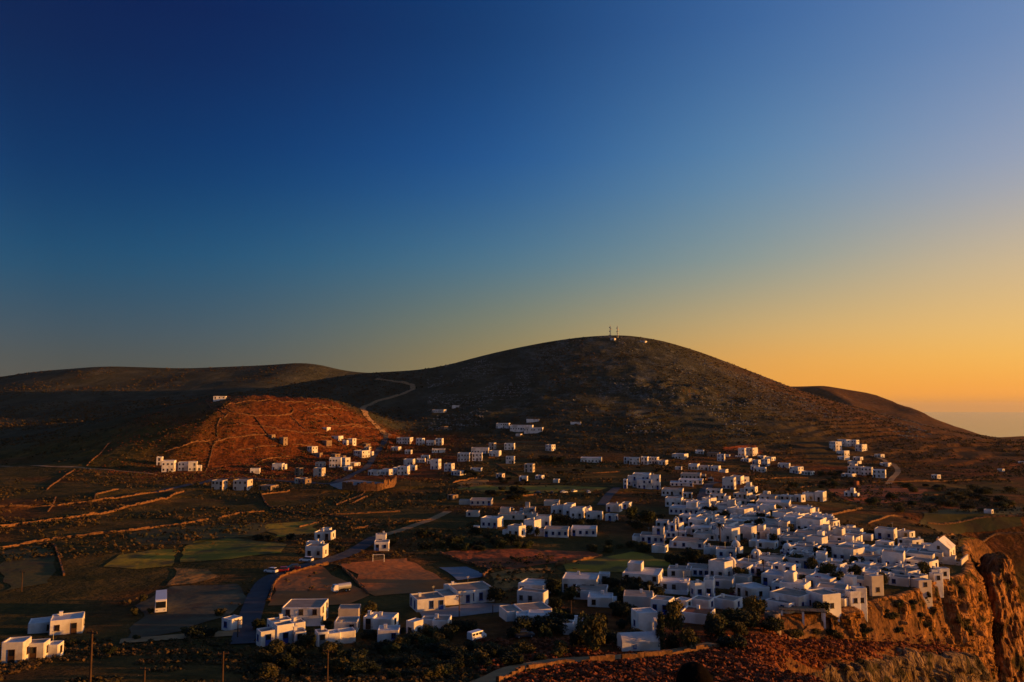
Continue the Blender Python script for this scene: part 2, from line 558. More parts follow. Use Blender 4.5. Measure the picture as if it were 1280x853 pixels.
class MB:
    """collects simple solids for one mesh"""
    def __init__(self):
        self.v = []; self.f = []; self.m = []

    def add(self, verts, faces, mi=0):
        n = len(self.v)
        self.v += [tuple(p) for p in verts]
        self.f += [tuple(i + n for i in q) for q in faces]
        self.m += [mi] * len(faces)
        return self

    def box(self, x0, x1, y0, y1, z0, z1, mi=0, M=None):
        vs = [Vector((x, y, z)) for z in (z0, z1) for y in (y0, y1) for x in (x0, x1)]
        if M is not None:
            vs = [M @ p for p in vs]
        return self.add(vs, [(0, 2, 3, 1), (4, 5, 7, 6), (0, 1, 5, 4), (2, 6, 7, 3), (0, 4, 6, 2), (1, 3, 7, 5)], mi)

    def prism(self, poly, z0, z1, mi=0, cap=True):
        n = len(poly)
        vs = [(p[0], p[1], z0) for p in poly] + [(p[0], p[1], z1) for p in poly]
        fs = [(i, (i + 1) % n, n + (i + 1) % n, n + i) for i in range(n)]
        if cap:
            fs += [tuple(range(n, 2 * n)), tuple(reversed(range(n)))]
        return self.add(vs, fs, mi)

    def tube(self, a, b, ra, rb, n=8, mi=0):
        a, b = Vector(a), Vector(b)
        q = (b - a).to_track_quat('Z', 'Y')
        vs = []
        for c, r in ((a, ra), (b, rb)):
            for i in range(n):
                th = 2 * math.pi * i / n
                vs.append(c + q @ Vector((math.cos(th) * r, math.sin(th) * r, 0)))
        fs = [(i, (i + 1) % n, n + (i + 1) % n, n + i) for i in range(n)] + [tuple(range(n, 2 * n)), tuple(reversed(range(n)))]
        return self.add(vs, fs, mi)

    def mesh(self, name, mats, smooth=False):
        me = mesh_from(name, self.v, self.f, mats, smooth)
        if any(self.m):
            me.polygons.foreach_set('material_index', self.m)
        return me


# ------------------------------------------------------------------ ground sheet
terrain_mat()
V = np.stack([XX.ravel(), YY.ravel() * YS, GZ.ravel()], 1)
me = big_mesh('terrain', V, grid_quads(len(GX), len(GY)), 'terrain')
hillm = np.clip(sstep(1120, 1330, YY) , 0, 1)
kn_mask = sstep(-285, -215, XX) * (1 - sstep(-60, -20, XX)) * sstep(880, 960, YY) * (1 - sstep(1380, 1450, YY))
hillm = hillm * (1 - kn_mask)
rockm = np.clip(0.25 + 0.75 * sstep(-60, 60, XX), 0, 1) * sstep(1300, 1600, YY)
redm = np.clip(kn_mask + 0.75 * sstep(60, 160, XX) * sstep(520, 600, YY) * (1 - sstep(1200, 1500, YY)) * sstep(-0.25, .35, fbm2(XX / 60, YY / 90, 3, 77))
               + 0.8 * (1 - sstep(300, 345, YY)) * sstep(-40, 10, XX)
               + 0.55 * sstep(-0.05, .4, fbm2(XX / 70, YY / 110, 3, 78)), 0, 1)
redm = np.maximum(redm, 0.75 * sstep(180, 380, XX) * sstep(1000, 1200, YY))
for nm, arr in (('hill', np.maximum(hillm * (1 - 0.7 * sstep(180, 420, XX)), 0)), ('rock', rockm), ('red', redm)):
    a = me.attributes.new(nm, 'FLOAT', 'POINT')
    a.data.foreach_set('value', arr.astype(np.float32).ravel())
tag(link('terrain', me), 'dry brown hills and valley floor of the island', kind='structure')

# sea
m, t, b = nodes_mat('sea')
b.inputs['Base Color'].default_value = (0.01, 0.03, 0.05, 1)
b.inputs['Roughness'].default_value = 0.18
tc = t.nodes.new('ShaderNodeTexCoord'); nb = t.nodes.new('ShaderNodeTexNoise'); nb.inputs['Scale'].default_value = 0.02; nb.inputs['Detail'].default_value = 5
bp = t.nodes.new('ShaderNodeBump'); bp.inputs['Strength'].default_value = 0.3; bp.inputs['Distance'].default_value = 1.2
t.links.new(tc.outputs['Object'], nb.inputs['Vector']); t.links.new(nb.outputs['Fac'], bp.inputs['Height']); t.links.new(bp.outputs[0], b.inputs['Normal'])
n = 96
vs = [(40000 * math.cos(2 * math.pi * i / n), 40000 * math.sin(2 * math.pi * i / n), -200) for i in range(n)]
tag(link('sea', mesh_from('sea', vs, [tuple(range(n))], 'sea')), 'calm sea reaching to the hazy horizon', kind='structure')
#PART2
# ------------------------------------------------------------------ materials of things
mat('whitewash', (0.66, 0.65, 0.62), (0.82, 0.81, 0.78), 0.5, 0.85, 0.03, 2.0, rand=0.18, c3=(0.50, 0.46, 0.40), scale3=0.22)
mat('cream_render', (0.46, 0.40, 0.33), (0.58, 0.52, 0.44), 0.4, 0.85, 0.02, 3.0, rand=0.12)
mat('rubble_stone', (0.14, 0.10, 0.07), (0.34, 0.25, 0.18), 1.4, 0.95, 0.12, 2.0, rand=0.1)
mat('roof_screed', (0.25, 0.20, 0.15), (0.38, 0.31, 0.24), 0.4, 0.9, 0.03, 3.0, rand=0.2)
mat('roof_white', (0.44, 0.42, 0.39), (0.60, 0.58, 0.54), 0.4, 0.85, 0.02, 3.0, rand=0.1)
mat('blue_paint', (0.02, 0.05, 0.22), (0.03, 0.08, 0.32), 2, 0.5, rand=0.2)
mat('brown_wood', (0.05, 0.025, 0.012), (0.09, 0.045, 0.02), 3, 0.6, rand=0.2)
mat('grey_paint', (0.10, 0.11, 0.12), (0.16, 0.17, 0.18), 3, 0.6)
mat('green_paint', (0.015, 0.05, 0.035), (0.02, 0.07, 0.05), 3, 0.6)
mat('glass_dark', (0.012, 0.014, 0.018), None, rough=0.12, spec=0.5)
mat('terracotta', (0.20, 0.07, 0.035), (0.30, 0.11, 0.05), 2, 0.9)
mat('asphalt', (0.035, 0.038, 0.045), (0.06, 0.062, 0.07), 0.3, 0.85, 0.02, 5)
mat('track_gravel', (0.22, 0.125, 0.05), (0.38, 0.22, 0.09), 0.3, 0.95, 0.08, 2)
mat('paving', (0.16, 0.15, 0.14), (0.25, 0.24, 0.22), 0.2, 0.9, 0.02, 2)
mat('lot_dust', (0.06, 0.052, 0.026), (0.12, 0.10, 0.05), 0.06, 0.95, 0.2, 0.4, c3=(0.06, 0.042, 0.022), scale3=0.15)
mat('pitch_soil', (0.34, 0.095, 0.016), (0.60, 0.18, 0.034), 0.07, 0.95, 0.25, 0.35, c3=(0.30, 0.12, 0.035), scale3=0.06)
mat('stubble', (0.21, 0.135, 0.005), (0.40, 0.25, 0.010), 0.05, 0.95, 0.2, 0.5, c3=(0.10, 0.07, 0.012), scale3=0.11)
mat('red_soil', (0.20, 0.04, 0.006), (0.52, 0.11, 0.018), 0.08, 0.95, 0.5, 0.45, c3=(0.09, 0.035, 0.010), scale3=0.13)
mat('green_crop', (0.05, 0.045, 0.008), (0.11, 0.085, 0.015), 0.05, 0.95, 0.2, 0.5, c3=(0.07, 0.045, 0.012), scale3=0.09)
mat('dry_grass', (0.20, 0.09, 0.016), (0.48, 0.22, 0.04), 0.12, 0.95, 0.5, 0.5, c3=(0.12, 0.07, 0.016), scale3=0.2)
mat('court_blue', (0.12, 0.16, 0.20), (0.17, 0.21, 0.25), 0.2, 0.8)
mat('wall_stone', (0.06, 0.03, 0.014), (0.23, 0.115, 0.05), 0.9, 0.95, 0.1, 2.5)
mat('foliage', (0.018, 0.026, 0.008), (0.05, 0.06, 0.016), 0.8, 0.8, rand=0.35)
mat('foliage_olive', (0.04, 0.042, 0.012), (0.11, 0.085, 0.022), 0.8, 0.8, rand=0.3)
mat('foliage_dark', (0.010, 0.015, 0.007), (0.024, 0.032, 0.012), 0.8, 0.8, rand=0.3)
mat('bougainvillea', (0.10, 0.008, 0.02), (0.22, 0.015, 0.04), 0.8, 0.8)
mat('bark', (0.05, 0.035, 0.022), (0.09, 0.06, 0.04), 3, 0.95)
mat('heather', (0.10, 0.028, 0.010), (0.30, 0.085, 0.028), 0.25, 0.95, lo=0.4, hi=0.62)
mat('scrub_leaf', (0.03, 0.03, 0.010), (0.12, 0.065, 0.02), 0.06, 0.95, lo=0.38, hi=0.65)
mat('hill_rock', (0.12, 0.12, 0.10), (0.28, 0.28, 0.25), 0.2, 0.95)
mat('pole_wood', (0.05, 0.028, 0.016), (0.09, 0.05, 0.028), 2, 0.9)
mat('steel', (0.30, 0.30, 0.30), (0.42, 0.42, 0.42), 2, 0.5, metallic=0.6)
mat('car_white', (0.70, 0.70, 0.70), None, rough=0.3, spec=0.5)
mat('car_silver', (0.40, 0.41, 0.43), None, rough=0.3, spec=0.5, metallic=0.3)
mat('car_dark', (0.03, 0.035, 0.05), None, rough=0.3, spec=0.5)
mat('car_red', (0.30, 0.02, 0.015), None, rough=0.3, spec=0.5)
mat('tyre', (0.015, 0.015, 0.015), None, rough=0.9)
mat('net', (0.35, 0.33, 0.30), None, rough=0.9)
mat('reed', (0.20, 0.13, 0.07), (0.34, 0.23, 0.12), 3, 0.95)


def rock_mat(name, dark, mid, light, green):
    m, t, b = nodes_mat(name)
    nn, ll = t.nodes.new, t.links.new
    b.inputs['Roughness'].default_value = 0.95; b.inputs['Specular IOR Level'].default_value = 0.08
    tc = nn('ShaderNodeTexCoord'); mp = nn('ShaderNodeMapping'); mp.inputs['Scale'].default_value = (1, 1, 0.42)
    ll(tc.outputs['Object'], mp.inputs[0])
    wn = nn('ShaderNodeTexNoise'); wn.inputs['Scale'].default_value = 0.35; wn.inputs['Detail'].default_value = 4
    ll(mp.outputs[0], wn.inputs['Vector'])
    wa = nn('ShaderNodeVectorMath'); wa.operation = 'MULTIPLY_ADD'; wa.inputs[1].default_value = (2.6, 2.6, 2.6)
    ll(wn.outputs['Color'], wa.inputs[0]); ll(mp.outputs[0], wa.inputs[2])
    def vor(scale):
        v = nn('ShaderNodeTexVoronoi'); v.feature = 'DISTANCE_TO_EDGE'; v.inputs['Scale'].default_value = scale
        ll(wa.outputs[0], v.inputs['Vector'])
        r = nn('ShaderNodeValToRGB'); r.color_ramp.elements[0].position = 0.0; r.color_ramp.elements[1].position = 0.16
        ll(v.outputs['Distance'], r.inputs[0])
        return r.outputs[0]
    n1 = nn('ShaderNodeTexNoise'); n1.inputs['Scale'].default_value = 0.5; n1.inputs['Detail'].default_value = 9; n1.inputs['Roughness'].default_value = 0.72
    ll(mp.outputs[0], n1.inputs['Vector'])
    rp = nn('ShaderNodeValToRGB'); rp.color_ramp.elements.new(0.5)
    for e, (p, c) in zip(rp.color_ramp.elements, ((0.34, dark), (0.5, mid), (0.68, light))):
        e.position = p; e.color = tuple(c) + (1,)
    ll(n1.outputs['Fac'], rp.inputs[0])
    n2 = nn('ShaderNodeTexNoise'); n2.inputs['Scale'].default_value = 0.17; n2.inputs['Detail'].default_value = 6
    ll(tc.outputs['Object'], n2.inputs['Vector'])
    r2 = nn('ShaderNodeValToRGB'); r2.color_ramp.elements[0].position = 0.54; r2.color_ramp.elements[1].position = 0.62
    ll(n2.outputs['Fac'], r2.inputs[0])
    mx = nn('ShaderNodeMix'); mx.data_type = 'RGBA'; ll(r2.outputs[0], mx.inputs[0]); ll(rp.outputs[0], mx.inputs[6]); mx.inputs[7].default_value = tuple(green) + (1,)
    ca, cb = vor(0.32), vor(0.95)
    m2 = nn('ShaderNodeMix'); m2.data_type = 'RGBA'; m2.blend_type = 'MULTIPLY'; m2.inputs[0].default_value = 0.5
    ll(mx.outputs[2], m2.inputs[6]); ll(ca, m2.inputs[7])
    ll(m2.outputs[2], b.inputs['Base Color'])
    ad = nn('ShaderNodeMath'); ad.operation = 'MULTIPLY_ADD'; ad.inputs[1].default_value = 0.5
    ll(cb, ad.inputs[0]); ll(ca, ad.inputs[2])
    a2 = nn('ShaderNodeMath'); a2.operation = 'MULTIPLY_ADD'; a2.inputs[1].default_value = 1.6
    ll(n1.outputs['Fac'], a2.inputs[0]); ll(ad.outputs[0], a2.inputs[2])
    bp = nn('ShaderNodeBump'); bp.inputs['Strength'].default_value = 1.0; bp.inputs['Distance'].default_value = 0.55
    ll(a2.outputs[0], bp.inputs['Height']); ll(bp.outputs[0], b.inputs['Normal'])


rock_mat('cliff_rock', (0.09, 0.040, 0.015), (0.32, 0.145, 0.050), (0.58, 0.29, 0.11), (0.05, 0.036, 0.012))
rock_mat('rim_rock', (0.05, 0.036, 0.022), (0.18, 0.12, 0.07), (0.38, 0.25, 0.14), (0.04, 0.032, 0.015))


# ------------------------------------------------------------------ cliffs
def cells(x, y, z, s, seed):
    wx = x + s * 0.45 * noise3(x / s / 1.3, y / s / 1.3, z / s / 1.3, seed + 1)
    wz = z + s * 0.6 * noise3(x / s / 1.3, y / s / 1.3, z / s / 2.0, seed + 2)
    wy = y + s * 0.45 * noise3(x / s / 1.3, y / s / 1.3, z / s / 1.3, seed + 3)
    return _hash(np.floor(wx / s), np.floor(wy / s), np.floor(wz / (s * 2.6)), seed)


def rock_disp(x, y, z, seed):
    return (3.0 * fbm3(x / 15, y / 15, z / 26, 3, seed) + 1.3 * fbm3(x / 5, y / 5, z / 18, 3, seed + 9, True) +
            1.5 * cells(x, y, z, 4.2, seed + 40) + 1.0 * cells(x, y, z, 1.9, seed + 50) + 0.5 * cells(x, y, z, 0.95, seed + 60) + 0.3 * fbm3(x / 1.2, y / 1.2, z / 1.4, 2, seed + 21))


def cliff_sheet(name, pts, depth, lean, res, material, label, lip=3.0, amp=1.0, seed=1, ztop=None):
    pts = np.array(pts, float) * np.array([1.0, YS])
    seg = np.hypot(*np.diff(pts, axis=0).T); s = np.concatenate([[0], np.cumsum(seg)])
    nu = int(s[-1] / res) + 1
    u = np.linspace(0, s[-1], nu)
    px = smooth_interp(u, s, pts[:, 0], 3); py = smooth_interp(u, s, pts[:, 1], 3)
    tx, ty = np.gradient(px), np.gradient(py)
    tx = np.convolve(np.pad(tx, 8, 'edge'), np.ones(17) / 17, 'valid'); ty = np.convolve(np.pad(ty, 8, 'edge'), np.ones(17) / 17, 'valid')
    ln = np.hypot(tx, ty); ox, oy = ty / ln, -tx / ln
    if ztop is None:
        zt = ground(px - ox * lip, py - oy * lip) + 0.25
        zt = np.convolve(np.pad(zt, 4, 'edge'), np.ones(9) / 9, 'valid')
    else:
        zt = np.interp(py / YS, *ztop) + 0.2 + 1.1 * fbm2(px / 6, py / 6, 3, seed) + 0.7 * cells(px, py, 0 * px, 2.6, seed)
    dep = np.interp(u / s[-1], np.linspace(0, 1, len(depth)), depth)
    nv = int(max(depth) / res) + 4
    rows = []
    for j in range(nv):
        if j == 0:
            X = px - ox * (lip + 1.5); Y = py - oy * (lip + 1.5); Z = ground(X, Y) - 0.5
        else:
            v = (j - 1) / (nv - 2)
            Z = zt - v * dep
            k = min(1.0, 0.25 + v * 8)
            off = lean * v * dep + amp * k * rock_disp(px, py, Z, seed) - (lip if j == 1 else 0)
            X = px + ox * off; Y = py + oy * off
            Z = Z + 0.6 * amp * noise3(px / 2.2, py / 2.2, Z / 2.2, seed + 33) * k
        rows.append(np.stack([X, Y, Z], 1))
    V = np.concatenate(rows)
    o = link(name, big_mesh(name, V, grid_quads(nu, nv), material, smooth=False))
    tag(o, label, kind='structure')
    return o


cliff_sheet('village_cliff', [(70, 327), (86, 346), (99, 362), (116, 391), (128, 404), (140, 438), (151, 476), (159, 498), (161, 512), (150, 530)],
            [4, 9, 15, 20, 30, 44, 60, 72, 78, 60], 0.14, 0.45, 'cliff_rock', 'sunlit brown cliff under the edge of the village', lip=1.5, amp=0.85, seed=3)
cliff_sheet('rock_rim', [(38, 225), (46, 252), (53, 277), (62, 288), (72, 298), (84, 318), (95, 335), (110, 352), (122, 382), (137, 418), (150, 448)],
            [18, 26, 34, 40, 46, 50, 55, 60], 0.30, 0.5, 'rim_rock', 'jagged grey rock rim at the end of the heather slope', lip=2.5, amp=0.8, seed=51, ztop=(RIMY, RIMZ))


def pinnacle(name, poly, top, label):
    """a free-standing stack: polygon plan, near-vertical broken sides, jagged top"""
    P = np.array(poly, float); c = P.mean(0)
    nth, nz, ncap = 190, 170, 10
    th = np.linspace(0, 2 * math.pi, nth, endpoint=False)
    rad = np.zeros(nth)
    for i in range(len(P)):
        p, q = P[i] - c, P[(i + 1) % len(P)] - c
        e = q - p
        den = np.cos(th) * e[1] - np.sin(th) * e[0]
        den = np.where(np.abs(den) < 1e-9, 1e-9, den)
        t = (p[0] * e[1] - p[1] * e[0]) / den
        u = (p[0] * np.sin(th) - p[1] * np.cos(th)) / den
        ok = (t > 0) & (u >= -1e-6) & (u <= 1 + 1e-6)
        rad = np.where(ok, np.maximum(rad, t), rad)
    rad = np.convolve(np.concatenate([rad[-3:], rad, rad[:3]]), np.ones(7) / 7, 'valid')
    dx, dy = np.cos(th), np.sin(th)
    rows = []
    for j in range(ncap + nz):
        if j < ncap:
            f = j / ncap; dpt = 0.0
        else:
            f = 1.0; dpt = 100 * ((j - ncap) / (nz - 1)) ** 1.1
        bx = c[0] + dx * rad * f + 0.05 * dpt; by = c[1] + dy * rad * f
        z = top - dpt
        n = 0.62 * rock_disp(bx, by, z, 5) * (1.0 if j >= ncap else f * f)
        grow = 0.10 * dpt + 0.0006 * dpt * dpt
        n = np.maximum(n, -0.45 * rad * f)
        # the right shoulder stands highest
        lift = (-3.2 * sstep(-1.0, 5.0, -(bx - c[0])) + 1.3 * cells(bx, by, 0 * bx, 2.4, 77) + 0.7 * fbm2(bx / 2, by / 2, 2, 9)) * max(0.0, 1 - dpt / 14)
        if j < ncap:
            lift = lift - 1.2 * f ** 4
        else:
            lift = lift - 1.2 * max(0.0, 1 - dpt / 14)
        rows.append(np.stack([bx + dx * (n + grow), by + dy * (n + grow), z + lift], 1))
    V = np.concatenate(rows)
    nr = ncap + nz
    idx = np.arange(nth * nr).reshape(nr, nth)
    nxt = np.roll(idx, -1, 1)
    q = np.stack([idx[:-1], idx[1:], nxt[1:], nxt[:-1]], -1).reshape(-1, 4)
    o = link(name, big_mesh(name, V, q, 'cliff_rock', smooth=False))
    tag(o, label, kind='structure')


pinnacle('rock_pinnacle', [(149.5, 254), (161.5, 263), (163, 272), (153, 270)], 4.4, 'tall sunlit rock pinnacle standing off the village cliff')


# ------------------------------------------------------------------ draped sheets: fields, roads
def drape(name, pxs, material, label, lift=0.14, rough=1.0):
    P0 = [at(x, y) for x, y in pxs]
    P = []
    for i, p in enumerate(P0):                       # uneven field edges
        q = P0[(i + 1) % len(P0)]
        ln = math.hypot(q.x - p.x, q.y - p.y); nseg = max(1, int(ln / 4))
        nx, ny = -(q.y - p.y) / ln, (q.x - p.x) / ln
        for k in range(nseg):
            t = k / nseg; o = rough * min(1.5, ln / 25) * float(fbm2(np.array(p.x + t * (q.x - p.x)) / 11, np.array(p.y + t * (q.y - p.y)) / 11, 3, 55)) * 2.4
            P.append(Vector((p.x + t * (q.x - p.x) + nx * o, p.y + t * (q.y - p.y) + ny * o, 0)))
    bm = bmesh.new()
    bm.faces.new([bm.verts.new((p.x, p.y, 0)) for p in P])
    xs = [p.x for p in P]; ys = [p.y for p in P]
    for arr, lo, hi, no in ((GX, min(xs), max(xs), (1, 0, 0)), (GY, min(ys), max(ys), (0, 1, 0))):
        for g in arr[(arr > lo) & (arr < hi)]:
            bmesh.ops.bisect_plane(bm, geom=bm.verts[:] + bm.edges[:] + bm.faces[:], plane_co=(g * no[0], g * no[1], 0), plane_no=no)
    bmesh.ops.triangulate(bm, faces=bm.faces[:])
    for v in bm.verts:
        v.co.z = float(ground(v.co.x, v.co.y)) + lift
    me = bpy.data.meshes.new(name)
    bm.normal_update()
    bm.to_mesh(me); bm.free()
    if len(me.polygons) and sum(p.normal.z for p in me.polygons) < 0:
        me.flip_normals()
    me.materials.append(MATS[material])
    return tag(link(name, me), label, kind='structure')


def curve_pts(pxs, step, world=False):
    P = pxs if world else [at(x, y) for x, y in pxs]
    a = np.array([(p[0], p[1]) for p in P], float)
    seg = np.hypot(*np.diff(a, axis=0).T); s = np.concatenate([[0], np.cumsum(seg)])
    n = max(2, int(s[-1] / step) + 1)
    u = np.linspace(0, s[-1], n)
    w = min(8.0, s[-1] / max(2, len(P)) / 3)
    x = smooth_interp(u, s, a[:, 0], w); y = smooth_interp(u, s, a[:, 1], w)
    x[0], y[0], x[-1], y[-1] = a[0, 0], a[0, 1], a[-1, 0], a[-1, 1]
    tx, ty = np.gradient(x), np.gradient(y)
    l = np.hypot(tx, ty) + 1e-9
    return x, y, tx / l, ty / l


def road(name, pxs, width, material, label, lift=0.22, step=2.0):
    x, y, tx, ty = curve_pts(pxs, step)
    k = 5
    rows = []
    for i in range(k):
        o = (i / (k - 1) - 0.5) * width
        X = x - ty * o; Y = y + tx * o
        rows.append(np.stack([X, Y, ground(X, Y) + lift], 1))
    V = np.stack(rows, 1).reshape(-1, 3)
    me = big_mesh(name, V, grid_quads(k, len(x))[:, ::-1], material)
    if me.polygons[0].normal.z < 0:
        me.flip_normals()
    return tag(link(name, me), label, kind='structure')


def stone_wall(pxs, label, h=1.3, w=0.7, world=False, cat='stone wall', material='wall_stone', group=None, name='dry_stone_wall'):
    x, y, tx, ty = curve_pts(pxs, 1.5, world)
    vs = []; fs = []
    for i in range(len(x) - 1):
        hh = (0.35 if random.random() < 0.03 else 1.0) * h * (1 + 0.3 * random.uniform(-1, 1)); ww = w * (1 + 0.2 * random.uniform(-1, 1)) / 2
        q = []
        for j, e in ((i, -0.08), (i + 1, 0.08)):
            for sgn in (-1, 1):
                px = x[j] + tx[j] * e - ty[j] * ww * sgn; py = y[j] + ty[j] * e + tx[j] * ww * sgn
                g = float(ground(px, py))
                q.append((px, py, g - 0.4)); q.append((px - -ty[j] * sgn * -0.1 * 0, py, g + hh + random.uniform(-.12, .12)))
        n = len(vs); vs += q
        # 0 lo-L0,1 hi-L0,2 lo-R0,3 hi-R0,4.. next
        fs += [(n, n + 1, n + 5, n + 4), (n + 2, n + 6, n + 7, n + 3), (n + 1, n + 3, n + 7, n + 5), (n, n + 2, n + 3, n + 1), (n + 4, n + 5, n + 7, n + 6)]
    c = Vector((float(x[0]), float(y[0]), float(ground(x[0], y[0]))))
    vs = [(p[0] - c.x, p[1] - c.y, p[2] - c.z) for p in vs]
    o = link(name, mesh_from(name, vs, fs, material), loc=c)
    return tag(o, label, cat, group or 'dry stone field walls', 'thing')


FIELDS = [
    ('football_pitch', [(424, 706), (478, 700), (512, 698), (567, 731), (562, 737), (520, 742), (468, 746)], 'pitch_soil', 'bare red earth football pitch'),
    ('dirt_lot', [(345, 712), (404, 708), (420, 722), (462, 745), (436, 756), (334, 758), (338, 736)], 'pitch_soil', 'bare earth lot beside the pitch'),
    ('sports_court', [(549, 710), (583, 709), (608, 721), (572, 726)], 'court_blue', 'blue grey sports court'),
    ('school_yard', [(524, 766), (560, 760), (600, 754), (640, 756), (640, 764), (580, 771), (530, 775)], 'paving', 'paved school yard'),
    ('stubble_field', [(128, 709), (150, 694), (190, 688), (219, 687), (215, 708), (172, 712)], 'stubble', 'pale stubble field'),
    ('stubble_field', [(231, 684), (252, 675), (300, 673), (356, 681), (352, 692), (290, 699), (229, 703)], 'stubble', 'pale stubble field'),
    ('ploughed_field', [(162, 668), (180, 663), (330, 654), (334, 664), (318, 670), (240, 681), (178, 682)], 'green_crop', 'dull green field'),
    ('grass_field', [(332, 656), (394, 650), (400, 668), (346, 672)], 'stubble', 'grass field below the stone wall'),
    ('dirt_lot', [(174, 758), (216, 734), (300, 730), (308, 748), (282, 770), (226, 790), (150, 803), (178, 772)], 'lot_dust', 'dusty grey parking lot'),
    ('dry_grass_patch', [(408 - 200 + 4, 727), (218, 710), (262, 712), (275, 722), (240, 730), (208, 733)], 'dry_grass', 'tall dry grass strip'),
    ('red_field', [(552, 692), (570, 688), (640, 687), (740, 690), (752, 695), (700, 704), (640, 712), (612, 710), (575, 700)], 'red_soil', 'red earth field behind the court'),
    ('dry_grass_patch', [(610, 718), (640, 712), (692, 710), (684, 722), (640, 737), (622, 742)], 'dry_grass', 'dry golden grass behind the school'),
    ('stubble_field', [(700, 702), (752, 697), (790, 690), (838, 704), (842, 714), (780, 716), (704, 716)], 'stubble', 'green stubble field beside the village'),
    ('stubble_field', [(572, 612), (600, 607), (700, 607), (760, 610), (740, 615), (600, 615)], 'stubble', 'long stubble strip'),
    ('dry_grass_patch', [(570, 604), (600, 598), (612, 601), (606, 607), (575, 611)], 'dry_grass', 'sunlit dry grass corner'),
    ('paved_lot', [(410, 606), (440, 600), (484, 604), (488, 610), (470, 614), (424, 612)], 'paving', 'paved lot inside the round wall'),
    ('ploughed_field', [(1, 690), (44, 682), (66, 690), (72, 710), (60, 730), (2, 740)], 'green_crop', 'dull green field'),
    ('red_field', [(905, 560), (940, 556), (958, 566), (930, 574), (906, 572)], 'red_soil', 'red earth bank'),
    ('dry_grass_patch', [(1040, 612), (1090, 606), (1160, 612), (1150, 626), (1080, 630), (1046, 622)], 'red_soil', 'red grass slope right of the village'),
    ('stubble_field', [(1150, 640), (1280, 634), (1280, 660), (1200, 668), (1150, 656)], 'green_crop', 'terraced field strip'),
]
for nm, pp, mm, lb in FIELDS:
    drape(nm, pp, mm, lb, rough=0.0 if mm in ('court_blue', 'paving') else 1.0)

road('asphalt_road', [(304, 806), (311, 776), (322, 744), (333, 726), (350, 717), (385, 708), (420, 699), (440, 691), (458, 680), (470, 672)], 5.0, 'asphalt', 'asphalt road from the lot to the pitch')
road('asphalt_road', [(470, 672), (500, 664), (540, 650), (560, 640)], 4.0, 'track_gravel', 'dirt track beyond the pitch')
road('asphalt_road', [(170, 618), (215, 612), (262, 601), (300, 597), (360, 602), (405, 606), (420, 604), (440, 594), (458, 585), (464, 577), (470, 566), (484, 548), (474, 534), (460, 522), (452, 513)], 5.0, 'asphalt', 'asphalt road round the knoll')
road('hill_road', [(487, 545), (470, 532), (456, 520), (453, 510), (470, 502), (500, 494), (516, 488), (516, 481), (500, 478), (470, 474)], 7.0, 'track_gravel', 'pale road climbing behind the knoll', lift=0.5)
road('asphalt_road', [(752, 632), (762, 618), (772, 610)], 5.0, 'asphalt', 'asphalt lane beside the hotel')
road('asphalt_road', [(877, 630), (879, 618), (884, 609), (895, 603)], 5.5, 'asphalt', 'asphalt lane into the village')
road('dirt_track', [(0, 583), (60, 584), (110, 586), (160, 590), (195, 594)], 3.5, 'track_gravel', 'dirt track along the dark slope')
road('dirt_track', [(150, 803), (190, 800), (240, 796), (300, 792)], 5.0, 'track_gravel', 'dirt track to the dusty lot')
road('village_path', [(604, 856), (640, 838), (680, 830), (730, 826), (790, 822), (850, 816), (895, 807)], 4.2, 'track_gravel', 'pale path along the heather slope', lift=0.3)
road('dirt_track', [(1110, 606), (1123, 590), (1120, 583), (1090, 570)], 4.0, 'track_gravel', 'track up the right hillside', lift=.4)

